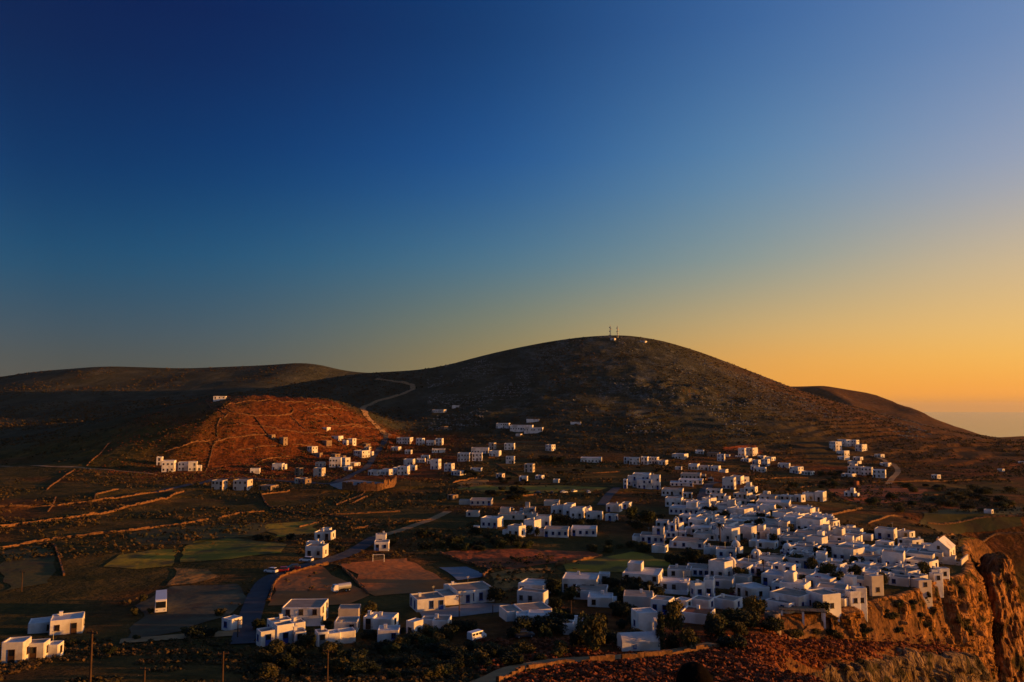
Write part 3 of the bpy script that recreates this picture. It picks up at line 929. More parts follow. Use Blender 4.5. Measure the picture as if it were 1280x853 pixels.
WALLS = [
    ([(108, 583), (120, 572), (139, 552)], 'sunlit straight stone wall climbing from the dirt track', 1.6),
    ([(58, 613), (75, 600), (92, 589)], 'sunlit short stone wall under the dirt track', 1.6),
    ([(0, 634), (60, 634), (130, 625), (185, 617), (216, 612)], 'long stone wall along the upper side of the road', 1.6),
    ([(0, 660), (60, 652), (130, 643), (190, 628), (230, 615)], 'thick sunlit stone wall below the road', 2.4),
    ([(0, 687), (50, 677), (120, 668), (165, 664), (235, 655), (260, 650)], 'long stone wall above the dull green field', 1.6),
    ([(274, 648), (300, 642), (330, 640)], 'stone wall joining the curved bank', 1.4),
    ([(206, 565), (230, 558), (262, 551)], 'sunlit stone wall above the two white houses', 1.8),
    ([(257, 590), (262, 575), (267, 556), (274, 549)], 'stone wall falling down the left end of the knoll', 2.0),
    ([(268, 554), (285, 548), (310, 545), (333, 544)], 'curved stone wall across the middle of the knoll', 2.0),
    ([(272, 547), (271, 535), (274, 525), (284, 519)], 'upright stone wall on the left shoulder of the knoll', 1.8),
    ([(284, 519), (270, 513), (262, 508), (258, 503)], 'stone wall running up left of the oval enclosure', 1.4),
    ([(280, 511), (284, 506), (300, 503), (325, 502), (345, 501)], 'stone wall round the upper rim of the oval enclosure', 1.6),
    ([(280, 511), (290, 516), (315, 520), (345, 520), (362, 519), (368, 514), (363, 507)], 'stone wall round the lower rim of the oval enclosure', 1.6),
    ([(288, 492), (320, 492), (350, 492), (376, 493)], 'stone wall along the top of the knoll', 1.4),
    ([(348, 502), (370, 503), (395, 506), (420, 509)], 'stone wall along the right shoulder of the knoll', 1.5),
    ([(384, 512), (400, 510), (418, 511), (434, 514)], 'upper terrace wall right of the oval enclosure', 1.5),
    ([(390, 519), (405, 518), (417, 519)], 'lower terrace wall right of the oval enclosure', 1.5),
    ([(362, 520), (371, 528), (378, 535), (386, 538)], 'stone wall winding down from the oval enclosure', 1.6),
    ([(318, 522), (326, 532), (336, 545), (342, 552)], 'straight stone wall down the middle of the knoll', 1.6),
    ([(378, 513), (395, 521), (408, 528)], 'slanting stone wall on the right flank of the knoll', 1.5),
    ([(440, 534), (462, 535), (482, 537)], 'stone wall beside the bend of the climbing road', 1.6),
    ([(316, 583), (326, 577), (340, 573), (362, 571)], 'bent stone wall above the shaded white house', 1.8),
    ([(327, 619), (340, 617), (362, 614)], 'stone wall below the pair of cream houses', 1.4),
    ([(326, 618), (332, 630), (340, 637), (360, 641), (420, 646), (440, 650)], 'long curved bank wall below the knoll', 1.6),
    ([(420, 632), (436, 626), (452, 620), (456, 615)], 'stone wall of the path below the round wall', 1.5),
    ([(440, 630), (456, 622), (465, 620)], 'twin stone wall of the path below the round wall', 1.5),
    ([(374, 660), (386, 657), (398, 654)], 'short sunlit stone wall in the grass field', 1.4),
    ([(336, 752), (342, 732), (350, 722), (370, 715), (410, 706)], 'sunlit low wall along the road by the bare earth lot', 1.5),
    ([(424, 706), (440, 722), (460, 744)], 'dry bank wall between the lot and the pitch', 1.2),
    ([(550, 693), (570, 700), (604, 710), (616, 716)], 'stone wall between the red field and the court', 1.6),
    ([(604, 722), (608, 717), (614, 714)], 'short stone wall end behind the school', 1.6),
    ([(695, 707), (720, 703), (752, 697)], 'sunlit stone bank between red and stubble fields', 1.8),
    ([(628, 625), (645, 621), (662, 620), (670, 619)], 'red lit terrace wall in the middle valley', 2.0),
    ([(566, 604), (585, 600), (604, 595)], 'sunlit wall beside the golden grass corner', 2.0),
    ([(600, 549), (625, 550), (650, 551), (680, 552)], 'terrace wall below the long hillside house', 1.5),
    ([(608, 556), (640, 555), (690, 557)], 'second terrace wall below the long hillside house', 1.5),
    ([(1090, 604), (1150, 602), (1210, 601), (1260, 600)], 'long stone wall at the foot of the right slope', 2.2),
    ([(1085, 562), (1110, 563), (1130, 563)], 'short terrace wall on the right hillside', 1.6),
    ([(1110, 573), (1130, 573), (1144, 573)], 'lower terrace wall on the right hillside', 1.6),
    ([(1032, 645), (1055, 641), (1078, 636)], 'sunlit field wall behind the village', 2.0),
    ([(1085, 655), (1120, 645), (1140, 650)], 'field wall in the shaded terraces', 1.4),
    ([(1160, 655), (1220, 648), (1280, 646)], 'terrace wall across the shaded fields', 1.4),
    ([(1170, 676), (1230, 668), (1280, 668)], 'lower terrace wall across the shaded fields', 1.4),
    ([(622, 856), (656, 841), (694, 834), (740, 830), (800, 826), (850, 820), (905, 810)], 'sunlit rubble wall along the lower side of the pale path', 3.0),
    ([(985, 800), (1003, 794), (1022, 787), (1036, 782)], 'rubble retaining wall at the foot of the terrace', 1.6),
    ([(44, 682), (68, 680), (74, 700), (80, 720)], 'shaded stone wall between the dull fields', 1.2),
]
WALLS += [
    ([(300, 530), (330, 533), (346, 536)], 'low terrace wall under the oval enclosure', 1.2),
    ([(345, 538), (370, 540), (400, 541)], 'terrace wall beside the reddish stone huts', 1.3),
    ([(400, 546), (430, 548), (462, 550)], 'terrace wall across the right foot of the knoll', 1.4),
    ([(410, 531), (430, 533), (455, 533)], 'upper terrace wall on the right flank of the knoll', 1.3),
    ([(296, 563), (320, 560), (345, 558)], 'low wall in the lower knoll field', 1.2),
    ([(365, 556), (392, 558), (415, 560)], 'low wall above the sunlit foot houses', 1.2),
    ([(484, 541), (487, 552), (482, 565)], 'wall beside the road at the right foot of the knoll', 1.4),
    ([(700, 562), (730, 566), (752, 566)], 'sunlit terrace wall in the upper valley', 1.6),
    ([(755, 556), (775, 563), (792, 566)], 'red lit wall left of the terraced row', 1.6),
    ([(610, 573), (640, 571), (664, 573)], 'wall right of the middle valley houses', 1.5),
    ([(620, 580), (636, 590), (648, 596)], 'slanting field wall in the middle valley', 1.3),
    ([(700, 590), (740, 592), (775, 590)], 'field wall below the lone windowed house', 1.3),
    ([(940, 600), (975, 598), (1010, 598)], 'terrace wall behind the top of the village', 1.6),
    ([(1000, 610), (1030, 606), (1062, 607)], 'terrace wall near the lone house behind the village', 1.6),
    ([(1150, 620), (1200, 618), (1250, 622)], 'upper wall of the right terraces', 1.4),
    ([(60, 640), (66, 632), (70, 622)], 'short cross wall above the thick wall', 1.4),
    ([(118, 627), (120, 618), (148, 612)], 'hooked stone wall beside the road', 1.5),
    ([(395, 645), (440, 643), (500, 640)], 'long low bank in the fields below the round wall', 1.0),
    ([(440, 662), (490, 655), (540, 650)], 'long low wall beside the dirt track', 1.0),
]
for pp, lb, hh in WALLS:
    stone_wall(pp, lb, 0.3 + hh * 0.26, 0.42)
# ------------------------------------------------------------------ houses
def frame_mesh(w, h, colour, arch=False, with_pane=False, door=False):
    mb = MB()
    t = 0.10; d0, d1 = -0.07, 0.03
    z0 = 0 if door else -h / 2
    z1 = z0 + h
    mb.box(-w / 2, -w / 2 + t, d0, d1, z0, z1)
    mb.box(w / 2 - t, w / 2, d0, d1, z0, z1)
    mb.box(-w / 2 + t, w / 2 - t, d0, d1, z1 - t, z1)
    if door:
        mb.box(-w / 2 + t, w / 2 - t, d0 + 0.03, d1, z0, z0 + h * 0.45)
        mb.box(-w / 2 + t, w / 2 - t, d0 + 0.02, d1, z0 + h * 0.45, z0 + h * 0.5)
    else:
        mb.box(-w / 2 + t, w / 2 - t, d0, d1, z0, z0 + t)
        mb.box(-0.03, 0.03, d0 + 0.02, d1, z0 + t, z1 - t)
        mb.box(-w / 2 - 0.08, w / 2 + 0.08, -0.14, d1, z0 - 0.09, z0 - 0.002)
    if with_pane:
        mb.box(-w / 2 + t, w / 2 - t, -0.012, 0.02, z0 + (h * .5 if door else t), z1 - t, 1)
    return mb.mesh('door' if door else 'window', [colour, 'glass_dark'])


WIN, DOOR, PANE = {}, {}, {}
for c in ('blue_paint', 'brown_wood', 'grey_paint', 'green_paint'):
    WIN[c] = frame_mesh(0.95, 1.15, c); WIN[c + '_p'] = frame_mesh(1.0, 1.2, c, with_pane=True)
    DOOR[c] = frame_mesh(1.1, 2.15, c, door=True); DOOR[c + '_p'] = frame_mesh(1.15, 2.2, c, door=True, with_pane=True)
PANE['w'] = MB().box(-0.375, 0.375, -0.012, 0.02, -0.475, 0.475).mesh('pane', 'glass_dark')
PANE['d'] = MB().box(-0.45, 0.45, -0.012, 0.02, 1.075, 2.05).mesh('pane', 'glass_dark')
CHIM = MB().box(-0.3, 0.3, -0.25, 0.25, -0.2, 0.75).box(-0.36, 0.36, -0.31, 0.31, 0.75, 0.85).mesh('chimney', 'whitewash')
TANK = MB().tube((0, 0, 0), (0, 0, 1.1), 0.5, 0.5, 12).tube((0, 0, 1.1), (0, 0, 1.25), 0.5, 0.15, 12).mesh('water_tank', 'steel')
AERIAL = MB().tube((0, 0, 0), (0, 0, 2.2), 0.03, 0.03, 5).box(-0.5, 0.5, -0.02, 0.02, 2.0, 2.04).box(-0.35, 0.35, -0.02, 0.02, 1.75, 1.79).mesh('aerial', 'steel')


def chamfer_rect(a, b, c):
    x, y = a / 2, b / 2
    return [(-x + c, -y), (x - c, -y), (x, -y + c), (x, y - c), (x - c, y), (-x + c, y), (-x, y - c), (-x, -y + c)]


def shell_mesh(a, b, h, deep, rim, drop, material):
    """outer walls with a parapet rim, open to the sunken roof"""
    o = chamfer_rect(a, b, 0.16); i = chamfer_rect(a - 2 * rim, b - 2 * rim, 0.06)
    n = len(o)
    j = lambda: random.uniform(-0.05, 0.05)
    tops = [h + j() for _ in o]
    vs = [(p[0], p[1], -deep) for p in o] + [(p[0] * 0.995, p[1] * 0.995, tops[k] - 0.07) for k, p in enumerate(o)] + \
         [(p[0] * 0.985, p[1] * 0.985, tops[k]) for k, p in enumerate(o)] + [(p[0], p[1], tops[k]) for k, p in enumerate(i)] + [(p[0], p[1], h - drop - 0.06) for p in i]
    fs = []
    for r in range(4):
        fs += [(r * n + k, r * n + (k + 1) % n, (r + 1) * n + (k + 1) % n, (r + 1) * n + k) for k in range(n)]
    return mesh_from('wall', vs, fs, material)


def roof_mesh(a, b, rim, material):
    p = chamfer_rect(a - 2 * rim + 0.02, b - 2 * rim + 0.02, 0.06)
    return MB().prism(p, -0.25, 0).mesh('roof', material)


HOUSES = []      # (root, info) for labelling; also footprints for infill
FOOT = []
GROUP_OF = {}


def crop(ox, oy, s):
    return lambda x, y: (ox + x / s, oy + y / s)


def openings(parent, loc, rotz, a, b, h, d, sides, colour, st, opt, info):
    """windows and doors on the listed sides; rot is the block's rotation"""
    M = Matrix.Translation(loc) @ Matrix.Rotation(rotz, 4, 'Z')
    far = d > 640
    small = d > 900
    for sd in sides:
        ln = a if sd in 'FB' else b
        n = opt.get('n', None) if sd == 'F' and opt.get('n') else max(1, int(ln / (2.2 if sd == 'F' else 3.0)))
        n = min(n, 9)
        fh = h / st
        for s in range(st):
            doorslot = random.randrange(n) if (sd == 'F' and s == 0) else (random.randrange(n) if sd == 'F' and random.random() < .35 else -1)
            for k in range(n):
                if n > 1 and random.random() < 0.2 and k != doorslot and not opt.get('n'):
                    continue
                x = (-ln / 2) + ln * (k + 0.5) / n + random.uniform(-0.12, 0.12)
                isd = k == doorslot
                z = s * fh + (0.05 if isd else min(1.55, fh * 0.52))
                if z + (2.2 if isd else 0.65) > h - 0.15:
                    if isd: continue
                    z = h - 0.95
                if sd == 'F': lp, lr = (x, -b / 2, z), 0
                elif sd == 'B': lp, lr = (-x, b / 2, z), math.pi
                elif sd == 'R': lp, lr = (a / 2, x, z), math.pi / 2
                else: lp, lr = (-a / 2, -x, z), -math.pi / 2
                p = M @ Vector(lp)
                key = colour + ('_p' if far else '')
                o = link('door' if isd else 'window', (DOOR if isd else WIN)[key], parent, p, (0, 0, rotz + lr))
                if not isd and opt.get('tall'):
                    o.scale = (1, 1, 1.5)
                info['door' if isd else 'win'] += 1
                if not far:
                    link('pane', PANE['d' if isd else 'w'], o)


def house(region, cr, blocks, kind='whitewash', jo=None, roof=None, deep=2.2, **opt):
    jo = jo or random.choice(['blue_paint', 'blue_paint', 'brown_wood', 'grey_paint', 'green_paint'])
    root = None; rot = None
    info = dict(win=0, door=0, region=region, kind=kind, jo=jo, blocks=len(blocks), st=1, chimney=False, size=0, opt=opt)
    for bi, blk in enumerate(blocks):
        xl, xr, yb, yt, c = blk[:5]
        (xl, yt_), (xr, yb_) = cr(xl, yt), cr(xr, yb)
        W = xr - xl; ac = abs(c)
        cx = (xl + W * (1 - ac)) if c >= 0 else (xl + W * ac)
        P = at(cx, yb_)
        yo = P.y / YS
        if 318 < yo < 520 and P.x > 40:                  # keep footings on the plateau
            lim = float(np.interp(yo, EY, EX)) - 0.8
            if P.x > lim:
                P = Vector((lim, P.y, float(ground(lim, P.y))))
            P.z = max(P.z, float(ground(min(P.x, lim - 3), P.y)))
        d = P.y
        Wm = W / F * d; h = max(2.2, (yb_ - yt_) / F * d * 0.95)
        d = yo
        ratio = 1.05
        th = math.atan(ac / (1 - ac) * ratio) if ac < 0.62 else math.atan(ac / (1 - ac) * 0.8)
        if rot is None or opt.get('free'):
            az = math.atan((cx - 640) / F)
            rot = -az - math.copysign(th, c if c else 1)
            th0 = th
        a = (1 - ac) * Wm / max(0.35, math.cos(th0)); b = ac * Wm / math.sin(th0) if (th0 > 0.12 and ac > 0.04) else a / ratio
        a = min(max(a, 2.2), 32); b = min(max(b, 2.8, 0.5 * a), 15, max(6.0, a * 1.7))
        # near corner in local coordinates
        lc = Vector((a / 2 if c >= 0 else -a / 2, -b / 2, 0))
        ctr = Vector((P.x, P.y, 0)) - Matrix.Rotation(rot, 3, 'Z') @ lc
        z = P.z
        if root is None:
            root = link('house' if kind != 'rubble_stone' else 'stone_hut', None, loc=(ctr.x, ctr.y, z))
            root.empty_display_size = 1
            info['d'] = d; info['px'] = ((xl + xr) / 2, yb_)
        loc = Vector((ctr.x, ctr.y, z)) - root.location
        rim = 0.22
        drop = random.choice((0.12, 0.18, 0.18, 0.3))
        wl = link('wall', shell_mesh(a, b, h, deep + 0.05 * b, rim, drop, kind), root, loc, (0, 0, rot))
        rm = roof or ('roof_screed' if random.random() < 0.68 else 'roof_white')
        if kind == 'rubble_stone': rm = 'roof_screed'
        if bi == 0: info['a'] = a; info['rm'] = rm
        link('roof', roof_mesh(a, b, rim, rm), root, loc + Vector((0, 0, h - drop)), (0, 0, rot))
        st = opt.get('st') or max(1, int(round(h / 3.3)))
        st = min(st, 3)
        info['st'] = max(info['st'], st); info['size'] = max(info['size'], a * st)
        sides = 'FR' if c >= 0 else 'FL'
        if ac < 0.03: sides = 'F'
        if not opt.get('blank'):
            openings(root, loc, rot, a, b, h, d, opt.get('sides', sides), jo, st, opt, info)
        if random.random() < 0.45 and d < 900 and not opt.get('blank'):
            lx, ly = random.uniform(-.35, .35) * a, random.uniform(0, .38) * b
            link('chimney', CHIM, root, loc + Matrix.Rotation(rot, 3, 'Z') @ Vector((lx, ly, h - drop)), (0, 0, rot))
            info['chimney'] = True
        if random.random() < 0.2 and d < 520 and not opt.get('blank'):
            lx, ly = random.uniform(-.3, .3) * a, random.uniform(.0, .3) * b
            link('aerial', AERIAL, root, loc + Matrix.Rotation(rot, 3, 'Z') @ Vector((lx, ly, h - drop)), (0, 0, rot + 0.6))
        if len(blocks) == 1 and kind != 'rubble_stone' and not opt.get('blank') and d < 800:
            RM = Matrix.Rotation(rot, 3, 'Z')
            if random.random() < 0.16 and a > 5 and b > 4 and st < 3:       # small room on the roof
                ua, ub, uh = a * random.uniform(.32, .5), b * random.uniform(.4, .55), random.uniform(2.0, 2.5)
                lx = random.choice((-1, 1)) * (a - ua) * 0.5 * random.uniform(.7, .97); ly = (b - ub) * 0.5 * random.uniform(.3, .9)
                uo = loc + RM @ Vector((lx, ly, h - drop))
                link('wall', shell_mesh(ua, ub, uh, 0.1, 0.18, 0.12, kind), root, uo, (0, 0, rot))
                link('roof', roof_mesh(ua, ub, 0.18, rm), root, uo + Vector((0, 0, uh - 0.12)), (0, 0, rot))
                openings(root, uo, rot, ua, ub, uh, d, 'F', jo, 1, {'n': 1}, info)
                info['blocks'] += 1; info['upper'] = True
            if random.random() < 0.45 and a > 4.5:                           # lower lean-to at one side
                ua, ub, uh = a * random.uniform(.3, .55), b * random.uniform(.55, .85), max(2.1, h * random.uniform(.5, .8))
                lx = random.choice((-1, -1, 1)) * (a + ua) * 0.5 * 0.99; ly = (b - ub) * 0.5 * random.uniform(-.6, .9)
                uo = loc + RM @ Vector((lx, ly, 0))
                link('wall', shell_mesh(ua, ub, uh, deep, 0.18, 0.12, kind), root, uo, (0, 0, rot))
                link('roof', roof_mesh(ua, ub, 0.18, rm), root, uo + Vector((0, 0, uh - 0.12)), (0, 0, rot))
                openings(root, uo, rot, ua, ub, uh, d, 'F', jo, 1, {'n': 1}, info)
                info['blocks'] += 1; info['annex'] = True
            elif random.random() < 0.4 and a > 4.5 and d < 560:               # low courtyard wall in front
                cd = random.uniform(2.2, 3.5); mb = MB()
                mb.box(-a / 2, a / 2, -b / 2 - cd, -b / 2 - cd + 0.25, -2.0, 1.0)
                mb.box(-a / 2, -a / 2 + 0.25, -b / 2 - cd + 0.25, -b / 2, -2.0, 1.0).box(a / 2 - 0.25, a / 2, -b / 2 - cd + 0.25, -b / 2, -2.0, 1.0)
                mb.box(-a / 2 + 0.25, a / 2 - 0.25, -b / 2 - cd + 0.25, -b / 2, -2.0, 0.06, 1)
                link('courtyard_wall', mb.mesh('courtyard_wall', [kind, 'paving']), root, loc, (0, 0, rot))
                info['court'] = True
            elif random.random() < 0.3 and a > 5 and d < 560:                # outside stairs along the side wall
                mb = MB(); k = 9; sg = random.choice((-1, 1))
                for i in range(k):
                    x0 = sg * a / 2; y0 = -b / 2 + i * 0.32
                    mb.box(min(x0, x0 + sg * 0.9), max(x0, x0 + sg * 0.9), y0, y0 + 0.32, -1.0, (i + 1) * min(0.3, (h - drop) / k))
                link('stairs', mb.mesh('stairs', [kind]), root, loc, (0, 0, rot))
                info['stairs'] = True
        FOOT.append((ctr.x, ctr.y, max(a, b) * 0.5, min(a, b) * .5))
    HOUSES.append((root, info))
    return root


def each(region, cr, lst, **kw):
    for b in lst:
        if isinstance(b[0], (list, tuple)):
            house(region, cr, b, **kw)
        else:
            house(region, cr, [b], **kw)


c5 = crop(0, 640, 4)
house('beside the tall wooden pole', c5, [(20, 150, 752, 650, .27), (130, 245, 738, 655, .22), (235, 313, 728, 672, .3)], jo='brown_wood')
house('behind the tall wooden pole', c5, [(160, 290, 602, 556, .08), (270, 448, 606, 530, .2)], jo='brown_wood', roof='roof_white')
house('at the bend between the dusty lot and the asphalt road', c5, [(1108, 1208, 598, 540, -.42)], jo='blue_paint', roof='roof_white')
e2 = crop(300, 746, 7.975)
house('above the foreground bushes', e2, [(430, 880, 292, 108, .165)], jo='brown_wood', st=2, roof='roof_screed')
house('behind the dark foreground bushes', e2, [(160, 345, 505, 352, -.2), (340, 528, 490, 292, -.1), (530, 645, 430, 265, -.1), (280, 500, 400, 250, -.1)], jo='blue_paint', kind='whitewash')
house('behind the dark foreground bushes', e2, [(528, 640, 492, 358, -.12), (755, 870, 500, 362, -.1), (862, 1000, 492, 372, -.1), (920, 1146, 478, 402, -.08)], jo='grey_paint')
house('between two rows of white houses', e2, [(945, 1195, 362, 280, .12)], jo='brown_wood', n=2)
house('behind the low white houses', e2, [(985, 1205, 222, 150, .08)], kind='cream_render', blank=True)
e3 = crop(440, 746, 7.975)
house('below the school wing', e3, [(130, 466, 335, 232, .22), (128, 215, 330, 205, .05)], jo='brown_wood')
house('below the school wing', e3, [(258, 480, 450, 352, .06)], jo='blue_paint', n=2)
house('with a sunlit side below the school yard', e3, [(535, 692, 428, 255, .5)], jo='grey_paint', n=1)
house('with lit roof edges below the school yard', e3, [(690, 850, 335, 268, .15), (800, 998, 350, 278, .2)], jo='brown_wood')
c6 = crop(200, 640, 4)
house('beside the asphalt road bend', c6, [(728, 842, 232, 172, .24), (732, 812, 190, 150, .1)], jo='brown_wood')
house('behind the roadside house', c6, [(774, 878, 142, 102, .22), (808, 858, 128, 82, .2)], jo='brown_wood')
house('at the top of the asphalt road', c6, [(1072, 1148, 196, 150, .05), (1078, 1150, 168, 112, .28)], jo='blue_paint')
c7 = crop(400, 640, 4)
# school: long low wings round a yard
house('SCHOOL', c7, [(447, 625, 502, 440, -.2), (610, 766, 470, 424, -.02), (690, 885, 448, 382, .04), (634, 700, 420, 372, -.02)], jo='blue_paint', tall=True, st=1)
house('beside the school', c7, [(990, 1163, 428, 368, .26), (962, 1115, 460, 392, -.14)], jo='grey_paint')
house('in front of the school neighbours', c7, [(965, 1160, 548, 505, -.24)], jo='blue_paint', roof='roof_screed')
house('in front of the school neighbours', c7, [(1042, 1160, 573, 543, .0)], jo='grey_paint', n=1, sides='')
f6 = crop(680, 710, 7.975)
house('behind the big roadside tree', f6, [(190, 297, 668, 585, .02)], jo='grey_paint', sides='')
house('behind the big roadside tree', f6, [(297, 408, 645, 555, .05)], jo='grey_paint', sides='')
house('beside the green stubble field', f6, [(185, 556, 258, 118, .07), (300, 722, 328, 248, .24), (548, 660, 170, 60, .05)], jo='brown_wood')
house('with an arched porch below the field houses', f6, [(440, 692, 398, 335, .03)], jo='brown_wood', n=2)
house('with a long blank wall', f6, [(800, 1090, 410, 292, .0)], sides='', kind='cream_render', roof='roof_screed')
house('beside the cypress', f6, [(868, 1132, 650, 450, -.26)], jo='blue_paint', sides='L')
house('half hidden by garden trees', f6, [(790, 1190, 235, 72, .11)], jo='brown_wood', st=2)
g8 = crop(800, 680, 7.975)
V_LANE = 'on the lane below the domed churches'
each(V_LANE, g8, [(470, 770, 338, 258, .04)], jo='blue_paint', n=5)
each(V_LANE, g8, [(282, 520, 345, 282, .06), (208, 500, 482, 398, .06)], jo='brown_wood')
house('with a blue balcony window', g8, [(500, 650, 545, 392, -.3), (440, 520, 470, 385, .1)], jo='blue_paint')
house('beside the outside stairs', g8, [(726, 948, 455, 365, .1), (640, 740, 540, 360, .05)], jo='blue_paint')
house('with a sunlit side on the lane', g8, [(955, 1290, 570, 448, .55)], jo='brown_wood')
each('around the olive trees', g8, [(0, 140, 610, 520, .04), (110, 345, 715, 568, .22), (345, 520, 665, 572, .35), (515, 750, 665, 570, .28), (735, 1025, 668, 572, .3)])
house('with a sunken patio roof', g8, [(415, 752, 812, 745, .18)], jo='brown_wood', roof='terracotta', sides='')
each('around the olive trees', g8, [(930, 1120, 420, 365, .2)], sides='', kind='cream_render')
h8 = crop(920, 680, 7.975)
each('with a row of blue doors', h8, [(500, 802, 408, 305, .08)], jo='blue_paint', n=6, tall=True)
each('facing the church garden', h8, [(196, 365, 335, 240, .05), (370, 650, 305, 240, .3)], jo='blue_paint')
house('above the round stone tower', h8, [(350, 772, 690, 530, .34), (300, 540, 700, 600, .05)], jo='blue_paint')
house('with a broad sunlit end above the heather slope', h8, [(765, 1098, 760, 575, .52)], jo='brown_wood', deep=5)
each('behind the sunlit end house', h8, [(830, 1120, 585, 455, .08), (800, 960, 530, 430, .1)], jo='grey_paint')
each('on the sunlit cliff edge', h8, [(1100, 1200, 640, 480, .6), (1190, 1290, 650, 462, .7)], jo='brown_wood', deep=3.5)
each('facing the church garden', h8, [(880, 1060, 420, 345, .25), (1050, 1276, 440, 360, .1), (800, 1020, 350, 300, .1), (780, 1070, 270, 215, .1), (660, 800, 170, 80, .2), (790, 900, 130, 75, .1)])
y4 = crop(1060, 640, 7.975)
CE = 'on the cliff top'
each(CE, y4, [(285, 490, 285, 178, .14), (490, 665, 265, 215, .3), (510, 735, 365, 285, .42), (640, 738, 345, 275, .6), (735, 872, 395, 345, .6), (520, 765, 432, 372, .05), (735, 962, 520, 410, .06), (285, 462, 375, 305, .3),
              (0, 180, 285, 225, .2), (0, 120, 395, 338, .2), (270, 425, 435, 385, .05), (380, 462, 505, 455, .55), (60, 225, 655, 578, .2), (220, 492, 642, 565, .3), (480, 622, 612, 555, .35), (620, 822, 645, 562, .35)])
each('perched over the cliff', y4, [(600, 795, 742, 645, .4), (0, 180, 755, 668, .2), (430, 622, 750, 665, .06)], deep=3.5)
each('sunlit over the cliff', y4, [(790, 905, 680, 575, .6), (880, 985, 700, 590, .6), (835, 905, 750, 680, .6)], jo='brown_wood', deep=4)
house('standing over the cliff', y4, [(168, 350, 842, 640, .62)], kind='cream_render', jo='brown_wood', deep=5)  # yellow of the low sun on this wall goes into its render colour
house('standing over the cliff', y4, [(640, 835, 800, 725, .62)], kind='cream_render', jo='brown_wood', deep=5)
z2 = crop(920, 590, 7.975)
VE = 'on the back edge of the village'
each(VE, z2, [[(670, 805, 292, 212, .2), (790, 948, 300, 200, .5)], (585, 692, 302, 230, .4), (440, 578, 298, 238, .3), (200, 440, 295, 245, .2)], jo='brown_wood')
each(VE, z2, [(215, 548, 395, 308, .05)], jo='blue_paint', n=6)
each('in the middle of the village', z2, [(565, 792, 465, 368, .22), (370, 562, 525, 408, .3), (790, 892, 485, 425, .3), (550, 762, 545, 485, .1), (640, 932, 595, 508, .15), (820, 1032, 565, 495, .3), (1060, 1192, 605, 545, .2)])
each('with blue doors in the middle of the village', z2, [(590, 902, 718, 628, .1)], jo='blue_paint', n=5, tall=True)
each('in the middle of the village', z2, [(840, 1062, 675, 615, .1), (1050, 1280, 688, 628, .2), (230, 562, 655, 568, .15), (0, 222, 655, 598, .05), (90, 242, 592, 540, .5), (0, 60, 505, 438, .2), (205, 425, 775, 708, .2), (890, 1182, 815, 738, .15), (400, 602, 705, 655, .1), (1090, 1280, 790, 730, .1)])
each('alone in the fields behind the village', z2, [(1085, 1202, 252, 200, .2)])
each(VE, z2, [(85, 217, 215, 150, .2), (270, 345, 240, 195, .4), (0, 130, 110, 50, .6)])
a1 = crop(780, 550, 7.975)
each('in the terraced row below the red bank', a1, [[(0, 58, 238, 172, .02), (55, 168, 250, 176, .1)], (170, 250, 248, 168, .2), [(250, 350, 244, 172, .2), (345, 442, 252, 204, .3)]], jo='brown_wood')
each('under the hill above the village', a1, [(480, 642, 198, 140, .25), (1010, 1060, 175, 155, .2)])
house('under the hill above the village', a1, [(830, 966, 175, 125, .1)], kind='rubble_stone', jo='brown_wood')
house('high at the foot of the hill', a1, [(1140, 1230, 168, 80, .3), (1215, 1340, 165, 78, .45), (1110, 1225, 195, 160, .1)], jo='brown_wood')
each('above the village lane', a1, [[(645, 755, 302, 240, .2), (760, 852, 308, 255, .1)], [(865, 965, 315, 260, .2), (950, 1055, 328, 302, .4)], (510, 580, 300, 282, .1)])
house('with a row of windows beside the lane', a1, [(570, 772, 398, 338, .05), (775, 866, 398, 342, .55), (840, 942, 418, 385, .5)], kind='cream_render', jo='brown_wood', n=5)
each('beside the lane into the village', a1, [(465, 690, 468, 430, .0), (550, 792, 445, 402, .04)], n=5)
house('HOTEL', a1, [(90, 272, 482, 336, .08), (262, 372, 496, 350, .12), (38, 132, 458, 356, .18), (0, 40, 486, 390, .2), (130, 282, 494, 395, .02)], jo='blue_paint')
each('at the lane bend', a1, [[(985, 1118, 498, 376, .15), (1060, 1252, 446, 366, .45)], (1205, 1290, 524, 466, .05)])
each('below the hotel', a1, [[(380, 596, 562, 496, .05), (590, 716, 578, 530, .3)], (415, 592, 672, 580, .1), (588, 732, 672, 605, .2)], jo='brown_wood')
each('below the hotel', a1, [(455, 776, 755, 685, .1)], jo='blue_paint', n=6)
each('along the lane into the village', a1, [[(820, 982, 548, 496, .1), (855, 1022, 602, 545, .1)], (805, 882, 632, 598, .05), [(1095, 1280, 592, 535, .3), (1075, 1280, 655, 606, .1)], (910, 1127, 745, 660, .05), (1060, 1182, 832, 755, .1), (905, 1022, 852, 768, .2)])
b3 = crop(780, 640, 7.975)
each('at the head of the church lane', b3, [(320, 452, 170, 90, .1), [(645, 832, 168, 75, .1), (675, 882, 208, 150, .15)], (910, 1032, 165, 75, .2), (1060, 1182, 108, 35, .1)])
each('at the head of the church lane', b3, [(165, 420, 322, 240, .05), (430, 622, 268, 212, .05)], jo='blue_paint', n=4)
each('at the head of the church lane', b3, [(1040, 1282, 265, 178, .06), (480, 842, 375, 318, .12), (700, 940, 290, 232, .1)])
house('alone beside the stubble field', b3, [(278, 442, 412, 355, .2)], jo='grey_paint', n=1)
each('next to the domed church', b3, [(925, 1122, 475, 380, .02), (800, 930, 430, 362, .05)], jo='blue_paint')
c8 = crop(560, 570, 4)
